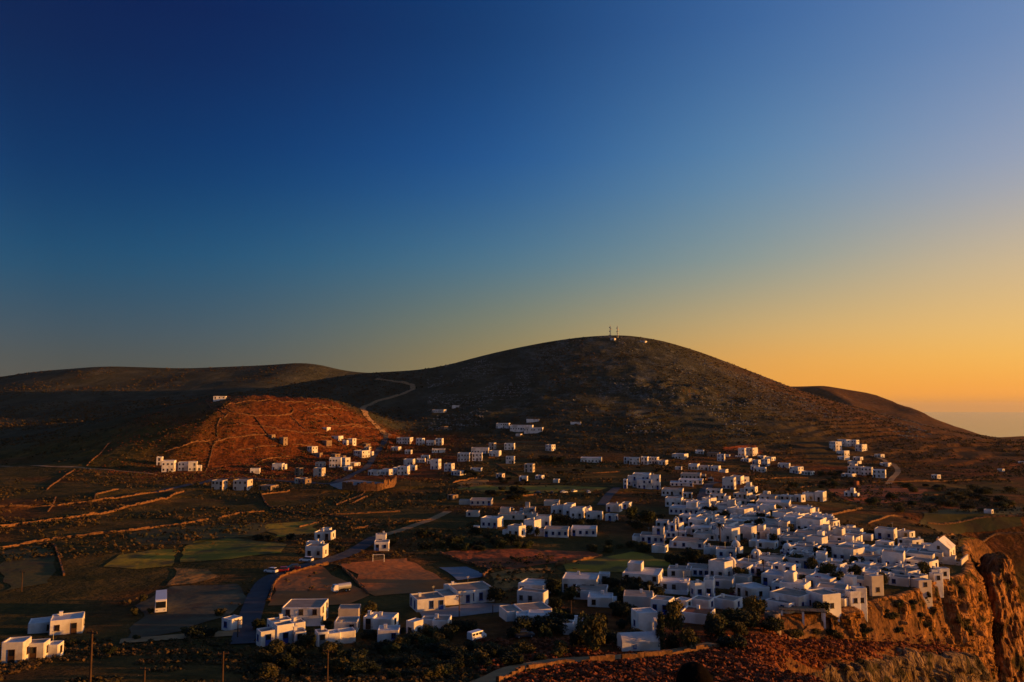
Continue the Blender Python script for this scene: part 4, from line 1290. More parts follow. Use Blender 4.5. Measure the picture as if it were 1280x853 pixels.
house('CLUSTER', c8, [(515, 592, 296, 250, .2), (575, 640, 302, 243, .3), (610, 692, 316, 260, .2), (682, 727, 312, 262, .5), (692, 776, 322, 280, .1)], jo='grey_paint')
each('beside the white holiday cluster', c8, [[(790, 872, 282, 244, .2), (868, 922, 268, 236, .3)], (785, 852, 328, 294, .3)])
each('among bushes above the red field', c8, [(163, 277, 364, 312, .25), (378, 467, 388, 322, .4), (440, 517, 358, 302, .1)], jo='blue_paint')
house('among bushes above the red field', c8, [(128, 158, 384, 352, .02)], sides='', jo='grey_paint')
house('with a plain left wing above the red field', c8, [(297, 390, 410, 352, .38)], jo='brown_wood')
each('in the low pair above the red field', c8, [(480, 608, 410, 368, .05), (617, 746, 404, 365, .02)], jo='blue_paint', n=4)
each('behind the bushes of the middle valley', c8, [(90, 160, 305, 288, .1), (380, 440, 285, 262, .05), (250, 380, 320, 296, .05), (370, 450, 320, 298, .1), (110, 225, 248, 220, .05), (480, 560, 250, 228, .05)], roof='roof_screed', kind='cream_render')
d4 = crop(560, 400, 4)
each('in the middle of the valley', d4, [(50, 113, 706, 664, .12), [(116, 206, 668, 640, .04), (120, 192, 706, 664, .3)], (206, 267, 684, 654, .2)], jo='brown_wood')
house('alone in the valley with a row of windows', d4, [(664, 770, 716, 690, .02)], jo='brown_wood', n=6)
each('low in the dark valley bushes', d4, [(356, 400, 806, 782, .1), (436, 482, 798, 778, .3), (112, 172, 757, 742, .1), (525, 560, 815, 802, .2), (15, 90, 780, 756, .4)])
house('long and low at the foot of the big hill', d4, [(240, 312, 543, 516, .1), (310, 424, 552, 526, .02), (380, 476, 558, 538, .04)], jo='grey_paint')
each('alone on the hillside', d4, [(337, 373, 583, 570, .3), (613, 667, 524, 510, .05), (392, 458, 508, 496, .03), (20, 56, 438, 427, .05)], blank=True)
w9 = crop(960, 440, 4)
each('high on the right hillside', w9, [[(308, 368, 497, 447, .5), (350, 402, 474, 438, .2)], [(408, 456, 474, 440, .3), (438, 502, 498, 462, .5)], (345, 406, 522, 494, .4), (535, 582, 532, 512, .4)])
each('in the group under the right hillside', w9, [[(405, 480, 614, 574, .08), (468, 542, 620, 578, .3), (530, 612, 632, 590, .3)], (402, 467, 567, 547, .3), (372, 440, 627, 611, .3)])
each('stepped down the slope behind the village', w9, [(52, 112, 582, 558, .1), (110, 177, 610, 575, .4), (170, 232, 618, 598, .3)])
each('alone on the right slopes', w9, [(1085, 1127, 814, 795, .2), (1150, 1182, 600, 586, .3), (820, 863, 637, 614, .4), (1255, 1288, 562, 549, .2)])
house('alone on the right slopes', w9, [(434, 450, 678, 646, .4)], kind='terracotta', blank=True)
v3 = crop(380, 470, 4)
each('by the bend of the climbing road', v3, [(463, 546, 342, 308, .2), (560, 604, 348, 311, .3), (610, 656, 348, 322, .2), (657, 698, 348, 312, .2), (640, 706, 384, 365, .02)], jo='brown_wood')
each('below the bend of the climbing road', v3, [[(498, 556, 448, 416, .2), (520, 566, 474, 448, .2)], (563, 609, 434, 413, .1), (632, 686, 468, 416, .25), (490, 531, 482, 455, .2)], jo='blue_paint')
each('beside the round wall', v3, [(392, 451, 499, 466, .45), (443, 499, 490, 459, .4), (320, 396, 499, 472, .4)], jo='brown_wood')
each('sunlit at the right foot of the knoll', v3, [(127, 191, 457, 408, .1), (188, 231, 462, 408, .6), (248, 331, 412, 373, .5), (225, 282, 452, 434, .55)], jo='brown_wood')
each('on the right flank of the knoll', v3, [(138, 196, 328, 300, .4), (193, 223, 347, 321, .3), (85, 133, 278, 256, .4)])
house('on the right flank of the knoll', v3, [(90, 139, 352, 322, .55)], kind='rubble_stone')
each('in the middle of the valley', v3, [(768, 834, 428, 384, .1), (925, 987, 402, 374, .2), (640, 714, 184, 168, .2), (1058, 1092, 302, 290, .3)], jo='brown_wood')
house('under the dark hillside', v3, [(680, 722, 270, 252, .5)], kind='rubble_stone', blank=True)
house('beside the middle valley road', v3, [(715, 772, 622, 596, .5)], kind='rubble_stone')
g1 = crop(0, 440, 4)
house('at the left foot of the knoll', g1, [(812, 880, 600, 542, .15), (783, 815, 568, 524, .2)], jo='brown_wood')
house('at the left foot of the knoll', g1, [(893, 947, 594, 550, .1), (943, 1001, 597, 547, .3), (985, 1022, 597, 566, .4)], jo='grey_paint')
each('by the road below the knoll', g1, [(1060, 1136, 694, 642, .32), (1168, 1262, 694, 640, .27)], kind='cream_render', jo='brown_wood')
g4 = crop(160, 470, 4)
each('in the shade below the knoll', g4, [(612, 662, 492, 462, .1), [(722, 782, 472, 438, .2), (768, 806, 471, 442, .55)]])
each('on the slope of the knoll', g4, [(755, 798, 352, 306, .5), (700, 737, 318, 293, .5)], kind='rubble_stone')
house('in the shade below the knoll', g4, [(655, 752, 576, 549, .4)], kind='rubble_stone')
house('on top of the knoll', g4, [(430, 494, 117, 101, .1)], n=3)
#PART4
# infill: smaller houses in the dense core, between the ones picked out above
def in_poly(px, py, poly):
    c = False; j = len(poly) - 1
    for i in range(len(poly)):
        xi, yi = poly[i]; xj, yj = poly[j]
        if (yi > py) != (yj > py) and px < (xj - xi) * (py - yi) / (yj - yi) + xi:
            c = not c
        j = i
    return c


CORE = [(860, 652), (925, 640), (990, 640), (1050, 655), (1080, 672), (1120, 690), (1176, 705), (1160, 730), (1100, 738), (1075, 755), (1030, 770), (985, 752), (950, 735), (905, 728), (878, 722), (930, 712), (1000, 708), (1000, 690), (950, 680), (880, 678)]
ident = crop(0, 0, 1)
tries = 0; made = 0
while tries < 1500 and made < 70:
    tries += 1
    px, py = random.uniform(860, 1176), random.uniform(640, 770)
    if not in_poly(px, py, CORE):
        continue
    P = at(px, py)
    wm = random.uniform(6.0, 11.0)
    if any(math.hypot(P.x - f[0], P.y + 3 - f[1]) < f[3] + 0.36 * wm + 0.3 for f in FOOT):
        continue
    k = F / P.y
    hm = random.uniform(2.5, 3.3) if random.random() < .85 else random.uniform(4.4, 5.2)
    house('packed into the village lanes', ident, [(px - wm * k / 2, px + wm * k / 2, py, py - hm * k, random.choice((.06, .12, .2, .28, .35)))])
    made += 1


# scattered small houses of the farther slopes
def hamlet(poly, n, region, wm, seed, kinds=('whitewash',), cs=(.1, .2, .3, .4)):
    rr = random.Random(seed); c = 0; g = 0
    xs = [p[0] for p in poly]; ys = [p[1] for p in poly]
    while c < n and g < 600:
        g += 1
        px, py = rr.uniform(min(xs), max(xs)), rr.uniform(min(ys), max(ys))
        if not in_poly(px, py, poly): continue
        P = at(px, py); w_ = rr.uniform(*wm)
        if any(math.hypot(P.x - f[0], P.y + 3 - f[1]) < f[2] + 0.5 * w_ + 2 for f in FOOT): continue
        k = F / P.y; h_ = rr.choice((2.8, 3.0, 3.3, 5.4))
        house(region, ident, [(px - w_ * k / 2, px + w_ * k / 2, py, py - h_ * k / .88, rr.choice(cs))], kind=rr.choice(kinds))
        c += 1


hamlet([(392, 545), (440, 538), (482, 560), (470, 590), (420, 592), (388, 580)], 10, 'among the sunlit walls at the knoll foot', (5, 9), 1, ('whitewash', 'cream_render', 'rubble_stone'), (.3, .45, .55))
hamlet([(490, 560), (560, 560), (580, 600), (500, 605)], 6, 'in the scattered hamlet beside the valley road', (6, 10), 2)
hamlet([(600, 556), (720, 560), (760, 590), (620, 600)], 6, 'on the dark middle valley terraces', (6, 10), 3, ('whitewash', 'cream_render'))
hamlet([(850, 566), (960, 572), (1010, 600), (900, 600)], 9, 'on the slope above the village', (6, 10), 4)
hamlet([(1040, 570), (1110, 575), (1110, 596), (1050, 596)], 5, 'among the terraces of the right hillside', (6, 10), 5, ('whitewash',), (.3, .45))
hamlet([(330, 596), (400, 590), (420, 600), (340, 612)], 5, 'along the road below the knoll', (6, 9), 6, ('cream_render', 'rubble_stone', 'whitewash'), (.3, .45))
hamlet([(840, 640), (900, 625), (960, 640), (900, 660)], 8, 'at the upper end of the village', (6, 11), 8)

# ------------------------------------------------------------------ churches and special buildings
def dome_mesh(r, mats, seg=20, rings=8, squash=1.0):
    vs = [(0, 0, r * squash)]; fs = []
    for i in range(1, rings + 1):
        ph = math.pi / 2 * i / rings
        for k in range(seg):
            th = 2 * math.pi * k / seg
            vs.append((r * math.sin(ph) * math.cos(th), r * math.sin(ph) * math.sin(th), r * math.cos(ph) * squash))
    for k in range(seg):
        fs.append((0, 1 + k, 1 + (k + 1) % seg))
    for i in range(rings - 1):
        for k in range(seg):
            a = 1 + i * seg + k; b = 1 + i * seg + (k + 1) % seg
            fs.append((a, a + seg, b + seg, b))
    return mesh_from('dome', vs, fs, mats, smooth=True)


def cyl_mesh(name, r0, r1, h, mats, seg=20, z0=0.0):
    return MB().tube((0, 0, z0), (0, 0, h), r0, r1, seg).mesh(name, mats)


CROSS = MB().box(-0.05, 0.05, -0.05, 0.05, 0, 0.9).box(-0.3, 0.3, -0.05, 0.05, 0.5, 0.6).mesh('cross', 'whitewash')


def bell_gable(parent, loc, rotz, w=1.9, h=2.6):
    """a little wall with an arched opening for the bell"""
    t = 0.25
    mb = MB()
    mb.box(-w / 2, -w * 0.22, -t, t, 0, h * 0.62).box(w * 0.22, w / 2, -t, t, 0, h * 0.62)
    out = [(-w / 2, h * 0.62)]; k = 8
    vs, n = [], 0
    outer = [(-w / 2 * math.cos(math.pi * i / k), h * 0.62 + (h * 0.38) * math.sin(math.pi * i / k)) for i in range(k + 1)]
    inner = [(-w * 0.22 * math.cos(math.pi * i / k), h * 0.62 + w * 0.22 * math.sin(math.pi * i / k)) for i in range(k + 1)]
    vs = [(p[0], y, p[1]) for y in (-t, t) for p in outer + inner]
    m = k + 1
    fs = []
    for i in range(k):
        fs += [(i, i + 1, m + i + 1, m + i), (2 * m + i, 3 * m + i, 3 * m + i + 1, 2 * m + i + 1), (i, 2 * m + i, 2 * m + i + 1, i + 1), (m + i, m + i + 1, 3 * m + i + 1, 3 * m + i)]
    mb.add(vs, fs)
    g = link('bell_gable', mb.mesh('bell_gable', ['whitewash']), parent, loc, (0, 0, rotz))
    link('bell', MB().tube((0, 0, h * 0.42), (0, 0, h * 0.66), 0.24, 0.1, 10).mesh('bell', 'brown_wood'), g)
    return g


def church(px, py, wpx, hpx, domer, label, rotdeg, gable=True, drum=True, depth=1.5):
    P = at(px, py); k = P.y / F
    a = wpx * k; h = hpx * k; b = a * depth if depth else a
    rot = R(rotdeg) - math.atan((px - 640) / F)
    root = link('church', None, loc=(P.x, P.y + b * 0.5, P.z))
    tag(root, label, 'church', 'whitewashed churches of the village')
    RM = Matrix.Rotation(rot, 3, 'Z')
    link('wall', shell_mesh(a, b, h, 2.5, 0.3, 0.15, 'whitewash'), root, (0, 0, 0), (0, 0, rot))
    link('roof', roof_mesh(a, b, 0.3, 'roof_white'), root, (0, 0, h - 0.15), (0, 0, rot))
    if domer:
        r = domer * k
        hd = r * 0.55 if drum else 0.2
        dr = link('drum', cyl_mesh('drum', r * 1.04, r * 1.04, hd, 'whitewash', z0=-0.2), root, (0, 0, h - 0.15))
        for i in range(6):
            th = 2 * math.pi * i / 6 + .4
            link('window', WIN['blue_paint_p'], dr, (r * 1.03 * math.cos(th), r * 1.03 * math.sin(th), hd * 0.5), (0, 0, th + math.pi / 2), (0.5, 1, min(0.7, hd * .6)))
        dm = link('dome', dome_mesh(r, 'whitewash', squash=1.05), root, (0, 0, h - 0.15 + hd))
        link('cross', CROSS, dm, (0, 0, r * 1.03), (0, 0, rot))
    if gable:
        bell_gable(root, RM @ Vector((a * 0.25, -b / 2 + 0.3, h - 0.1)), rot)
    d0 = link('door', DOOR['blue_paint_p' if P.y > 640 * YS else 'blue_paint'], root, RM @ Vector((0, -b / 2, 0.05)), (0, 0, rot))
    for s in (-1, 1):
        link('window', WIN['blue_paint_p'], root, RM @ Vector((s * a * 0.3, -b / 2, h * 0.55)), (0, 0, rot), (.8, 1, .9))
    FOOT.append((P.x, P.y + b / 2, b / 2, a / 2))
    return root


church(917, 721, 30, 11, 7.0, 'large white church with a broad dome above the lane', -24, depth=0.9)
church(949, 707, 18, 9, 6.2, 'white church with a tall round dome beside the church trees', -24, depth=1.2)
church(922, 694, 13, 9, 5.2, 'small domed white church behind the dark garden', -24, depth=1.1, gable=False)
church(987, 697, 13, 8, 5.6, 'white domed chapel beside the house with blue shutters', -24, depth=1.1, gable=False)
church(847, 665, 14, 10, 3.6, 'white church with a tiny dome at the head of the lane', -20, depth=1.3)

# gabled church on the end of the cliff
P = at(1190, 701); k = P.y / F
root = link('church', None, loc=(P.x - 2, P.y + 2, P.z)); rot = R(-38)
tag(root, 'gabled white church on the very end of the cliff', 'church', 'whitewashed churches of the village')
a, b, he, hr = 6.0, 9.5, 4.0, 6.6
vs = [(-a / 2, -b / 2, -4), (a / 2, -b / 2, -4), (a / 2, b / 2, -4), (-a / 2, b / 2, -4), (-a / 2, -b / 2, he), (a / 2, -b / 2, he), (a / 2, b / 2, he), (-a / 2, b / 2, he), (0, -b / 2, hr), (0, b / 2, hr)]
link('wall', mesh_from('wall', vs, [(0, 1, 5, 8, 4), (2, 3, 7, 9, 6), (1, 2, 6, 5), (3, 0, 4, 7)], 'whitewash'), root, (0, 0, 0), (0, 0, rot))
vs = [(-a / 2 - .15, -b / 2 - .12, he - .06), (0, -b / 2 - .12, hr + .08), (a / 2 + .15, -b / 2 - .12, he - .06), (-a / 2 - .15, b / 2 + .12, he - .06), (0, b / 2 + .12, hr + .08), (a / 2 + .15, b / 2 + .12, he - .06)]
vs += [(v[0] * 0.97, v[1], v[2] - .2) for v in vs]
link('roof', mesh_from('roof', vs, [(0, 1, 4, 3), (1, 2, 5, 4), (6, 9, 10, 7), (7, 10, 11, 8), (0, 6, 7, 1), (1, 7, 8, 2), (3, 4, 10, 9), (4, 5, 11, 10), (0, 3, 9, 6), (2, 8, 11, 5)], 'whitewash'), root, (0, 0, 0), (0, 0, rot))
RM = Matrix.Rotation(rot, 3, 'Z')
link('door', DOOR['brown_wood'], root, RM @ Vector((0, -b / 2, 0.05)), (0, 0, rot))
link('window', WIN['brown_wood_p'], root, RM @ Vector((0, -b / 2, 4.3)), (0, 0, rot), (.8, 1, .8))
for s in (-2.2, 1.8):
    link('window', WIN['brown_wood_p'], root, RM @ Vector((a / 2, s, 2.4)), (0, 0, rot + math.pi / 2), (.8, 1, .9))
link('cross', CROSS, root, RM @ Vector((0, -b / 2 + .2, hr + .05)), (0, 0, rot))
link('apron_wall', MB().box(-a / 2 - 1, a / 2 + 3.5, -b / 2 - 2.6, -b / 2 - 2.2, -6, 1.0).box(a / 2 + 3.1, a / 2 + 3.5, -b / 2 - 2.2, b / 2, -6, 1.6).mesh('apron_wall', ['cream_render']), root, (0, 0, 0), (0, 0, rot))

# barrel-vaulted chapel with a bell gable beside the path
P = at(800, 814); k = P.y / F
root = link('chapel', None, loc=(P.x, P.y + 2, P.z)); rot = R(8)
tag(root, 'small barrel vaulted white chapel with a bell arch beside the path', 'chapel')
a, b, h = 7.2, 3.8, 1.5
prof = [(-b / 2, -1.5), (-b / 2, h)] + [(-b / 2 * math.cos(math.pi * i / 10), h + 1.3 * math.sin(math.pi * i / 10)) for i in range(1, 10)] + [(b / 2, h), (b / 2, -1.5)]
n = len(prof)
vs = [(x, p[0], p[1]) for x in (-a / 2, a / 2) for p in prof]
fs = [tuple(range(n)), tuple(reversed(range(n, 2 * n)))]
link('wall', mesh_from('wall', vs, fs + [(0, n, n + 1, 1), (n - 2, 2 * n - 2, 2 * n - 1, n - 1)], 'whitewash'), root, (0, 0, 0), (0, 0, rot))
link('vault', mesh_from('vault', vs, [(i, n + i, n + i + 1, i + 1) for i in range(1, n - 2)], 'roof_white', True), root, (0, 0, 0), (0, 0, rot))
RM = Matrix.Rotation(rot, 3, 'Z')
bell_gable(root, RM @ Vector((a / 2 - .4, 0, h + 0.9)), rot + math.pi / 2, 1.7, 3.0)
link('door', DOOR['blue_paint'], root, RM @ Vector((a / 2, 0, -.4)), (0, 0, rot + math.pi / 2), (.8, 1, .85))
link('window', WIN['blue_paint'], root, RM @ Vector((-1.2, -b / 2, .8)), (0, 0, rot), (.6, 1, .6))

# round stone tower (old mill stump)
P = at(966, 786); k = P.y / F
root = link('mill_tower', None, loc=P)
tag(root, 'round roofless stone mill tower below the white terrace houses', 'tower')
seg = 28; mb = MB(); r, h = 9.2 * k, 19 * k
vs = []; fs = []
for j, (rr, z) in enumerate(((r * 1.06, -1.5), (r * 1.03, h * .4), (r, h * .97), (r * .97, h), (r * .78, h), (r * .76, h - 1.0))):
    for i in range(seg):
        th = 2 * math.pi * i / seg; q = rr * (1 + 0.015 * random.uniform(-1, 1))
        vs.append((q * math.cos(th), q * math.sin(th), z + (random.uniform(-.12, .12) if j > 1 else 0)))
for j in range(5):
    fs += [(j * seg + i, j * seg + (i + 1) % seg, (j + 1) * seg + (i + 1) % seg, (j + 1) * seg + i) for i in range(seg)]
link('wall', mesh_from('wall', vs, fs, 'rubble_stone'), root)
link('floor_slab', cyl_mesh('floor_slab', r * .77, r * .77, .1, 'roof_screed', seg, -.1), root, (0, 0, h - .9))
link('door', DOOR['brown_wood'], root, (-r * .5, -r * .93, 0), (0, 0, -.5))

# reed shaded terrace
P = at(1004, 777); k = P.y / F
root = link('pergola', None, loc=P); rot = R(-14)
tag(root, 'reed roofed pergola on white posts above the rubble wall', 'pergola')
RM = Matrix.Rotation(rot, 3, 'Z')
for i, (x, y) in enumerate([(-4.5, 0), (0, 0), (4.5, 0), (-4.5, 3.6), (0, 3.6), (4.5, 3.6)]):
    link('post', MB().box(-.22, .22, -.22, .22, -1.2, 2.2).mesh('post', ['whitewash']) if i == 0 else bpy.data.meshes['post'], root, RM @ Vector((x, y, 0)), (0, 0, rot))
for y in (0, 1.8, 3.6):
    link('beam', MB().box(-5, 5, -.08, .08, 2.2, 2.36).mesh('beam', ['brown_wood']), root, RM @ Vector((0, y, 0)), (0, 0, rot))
mb = MB()
for i in range(40):
    x = -5 + i * .25
    mb.box(x, x + .2, -.5, 4.1, 2.37, 2.42 + .04 * random.random())
link('reed_roof', mb.mesh('reed_roof', ['reed']), root, (0, 0, 0), (0, 0, rot))

# round retaining wall of the lot below the knoll
w = stone_wall([(428, 612), (445, 614), (463, 614), (480, 613), (492, 609), (495, 603)], 'tall rendered retaining wall curving round the paved lot', 4.0, 0.6, cat='retaining wall', name='retaining_wall')

# ------------------------------------------------------------------ house labels
NUM = ['no', 'one', 'two', 'three', 'four', 'five', 'six', 'seven', 'eight', 'nine', 'ten', 'eleven', 'twelve']
JO = {'blue_paint': 'blue', 'brown_wood': 'brown', 'grey_paint': 'grey', 'green_paint': 'green'}
KIND = {'whitewash': 'white', 'cream_render': 'cream', 'rubble_stone': 'rough stone', 'terracotta': 'reddish'}
SPECIAL = {'SCHOOL': ('long low white school building in wings round the paved yard', 'school'), 'HOTEL': ('large stepped white hotel block of joined cubes with blue joinery', 'hotel'),
           'CLUSTER': ('cluster of joined white holiday rooms behind the dark bushes', 'hotel')}
for o, i in HOUSES:
    if i['region'] in SPECIAL:
        tag(o, *SPECIAL[i['region']]); o.name = i['region'] == 'SCHOOL' and 'school' or 'hotel'
        continue
    base = KIND[i['kind']] + (' hut' if i['kind'] == 'rubble_stone' else ' house')
    pre = 'two-storey ' if i['st'] == 2 else ('three-storey ' if i['st'] == 3 else 'single-storey ')
    if i['opt'].get('blank'):
        pre = 'small windowless '
    if not i['opt'].get('blank'):
        pre = ('narrow ' if i['a'] < 5.5 else 'long ' if i['a'] > 9.5 else '') + ('' if i['rm'] != 'roof_screed' else 'brown-roofed ') + pre
    ft = []
    nw = i['win']
    if nw and not i['region'].startswith('with'):
        ft.append('with ' + (NUM[nw] if nw < 13 else 'many') + ' ' + JO[i['jo']] + (' windows' if nw > 1 else ' window'))
    elif not nw and not i['opt'].get('blank'):
        pre = pre + 'blank-walled '
    if i.get('upper'): ft.append('and rooftop room')
    elif i.get('annex'): ft.append('and lean-to')
    elif i.get('court'): ft.append('and walled court')
    elif i.get('stairs'): ft.append('and outside stairs')
    if ft and ft[0].startswith('and'): ft[0] = 'with ' + ft[0][4:]
    lb = pre + base + ' ' + ' '.join(ft) + ' ' + i['region']
    lb = ' '.join(lb.split())
    while len(lb.split()) > 16 and len(ft) > 1:
        ft.pop(); lb = ' '.join((pre + base + ' ' + ' '.join(ft) + ' ' + i['region']).split())
    if len(lb.split()) > 16:
        lb = ' '.join((base + ' ' + i['region']).split())
    tag(o, lb, 'hut' if i['kind'] == 'rubble_stone' else 'house', 'houses ' + i['region'])


# ------------------------------------------------------------------ vegetation
def crown_mesh(name, material, leaves, leaf, blobs, zscale=1.0, cone=False, seed=1):
    rr = random.Random(seed)
    vs = []; fs = []
    cs = []
    for i in range(blobs):
        if cone:
            z = (i + .5) / blobs
            cs.append((Vector((rr.uniform(-.1, .1), rr.uniform(-.1, .1), z * 2 * zscale)), .42 * math.sin(min(1, z * 1.15 + .25) * math.pi * .85) + .1))
        else:
            th = rr.uniform(0, 6.28); ra = rr.uniform(0.1, .66); z = rr.uniform(.3, 1.25)
            cs.append((Vector((ra * math.cos(th), ra * math.sin(th), z * zscale)), rr.uniform(.26, .46)))
    for i in range(leaves):
        c, r = cs[i % blobs]
        v = Vector((rr.gauss(0, 1), rr.gauss(0, 1), rr.gauss(0, 1) * .85 + .2)).normalized()
        p = c + v * r * rr.uniform(.72, 1.08)
        nrm = (v + Vector((rr.gauss(0, .6), rr.gauss(0, .6), rr.gauss(0, .6)))).normalized()
        q = nrm.to_track_quat('Z', 'Y')
        s = leaf * rr.uniform(.6, 1.3); an = rr.uniform(0, 6.28)
        n = len(vs)
        for kk in range(4):
            t = an + kk * math.pi / 2
            rad = s * (1.0 if kk % 2 else .62)
            vs.append(p + q @ Vector((rad * math.cos(t), rad * math.sin(t), rr.uniform(-.12, .12) * s)))
        fs.append((n, n + 1, n + 2, n + 3))
    return mesh_from(name, vs, fs, material)


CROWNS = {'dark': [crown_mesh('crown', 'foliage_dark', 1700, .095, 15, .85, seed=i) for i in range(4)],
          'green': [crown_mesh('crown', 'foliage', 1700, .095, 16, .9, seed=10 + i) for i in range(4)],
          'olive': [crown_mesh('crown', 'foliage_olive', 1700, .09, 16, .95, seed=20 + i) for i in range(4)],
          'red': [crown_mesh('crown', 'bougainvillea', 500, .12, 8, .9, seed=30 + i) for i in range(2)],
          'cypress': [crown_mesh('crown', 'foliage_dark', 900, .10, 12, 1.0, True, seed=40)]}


def trunk_mesh(seed):
    rr = random.Random(seed); mb = MB()
    mb.tube((0, 0, -.4), (.03, 0, .35), .085, .06, 7)
    for i in range(4):
        th = i * 1.7 + rr.random(); l = rr.uniform(.35, .55)
        mb.tube((.03, 0, .3), (.03 + l * math.cos(th) * .7, l * math.sin(th) * .7, .35 + l * .8), .05, .015, 5)
    return mb.mesh('trunk', ['bark'])


TRUNKS = [trunk_mesh(i) for i in range(3)]
LABT = {'dark': 'dark green', 'green': 'green', 'olive': 'olive green', 'red': 'crimson flowering', 'cypress': 'narrow dark'}


def plant(px, py, wpx, hpx, kind, place, tree=None):
    P = at(px, py); k = P.y / F
    w = wpx * k / 2; h = hpx * k
    tree = (h > 3.2) if tree is None else tree
    nm = 'cypress_tree' if kind == 'cypress' else ('tree' if tree else 'bush')
    root = link(nm, None, loc=P, rot=(0, 0, random.uniform(0, 6.28)))
    cm = random.choice(CROWNS[kind])
    if kind == 'cypress':
        link('crown', cm, root, (0, 0, h * .06), scale=(w * 1.9, w * 1.9, h * .46))
        link('trunk', TRUNKS[0], root, scale=(h * .3, h * .3, h * .3))
    else:
        lift = h * .10 if tree else -h * 0.04
        sc = h * (0.9 if tree else 1.0) / 1.45
        link('crown', cm, root, (0, 0, lift), scale=(w * random.uniform(1.05, 1.25), w * random.uniform(1.05, 1.25), sc))
        link('trunk' if tree else 'stem', random.choice(TRUNKS), root, scale=(h * .55, h * .55, h * .75))
    size = 'large' if h > 6 else ('small' if h < 2.2 else 'rounded')
    tag(root, '%s %s %s %s' % (size, LABT[kind], 'cypress tree' if kind == 'cypress' else ('tree' if tree else 'bush'), place), 'tree' if tree else 'bush', 'plants ' + place)
    return root


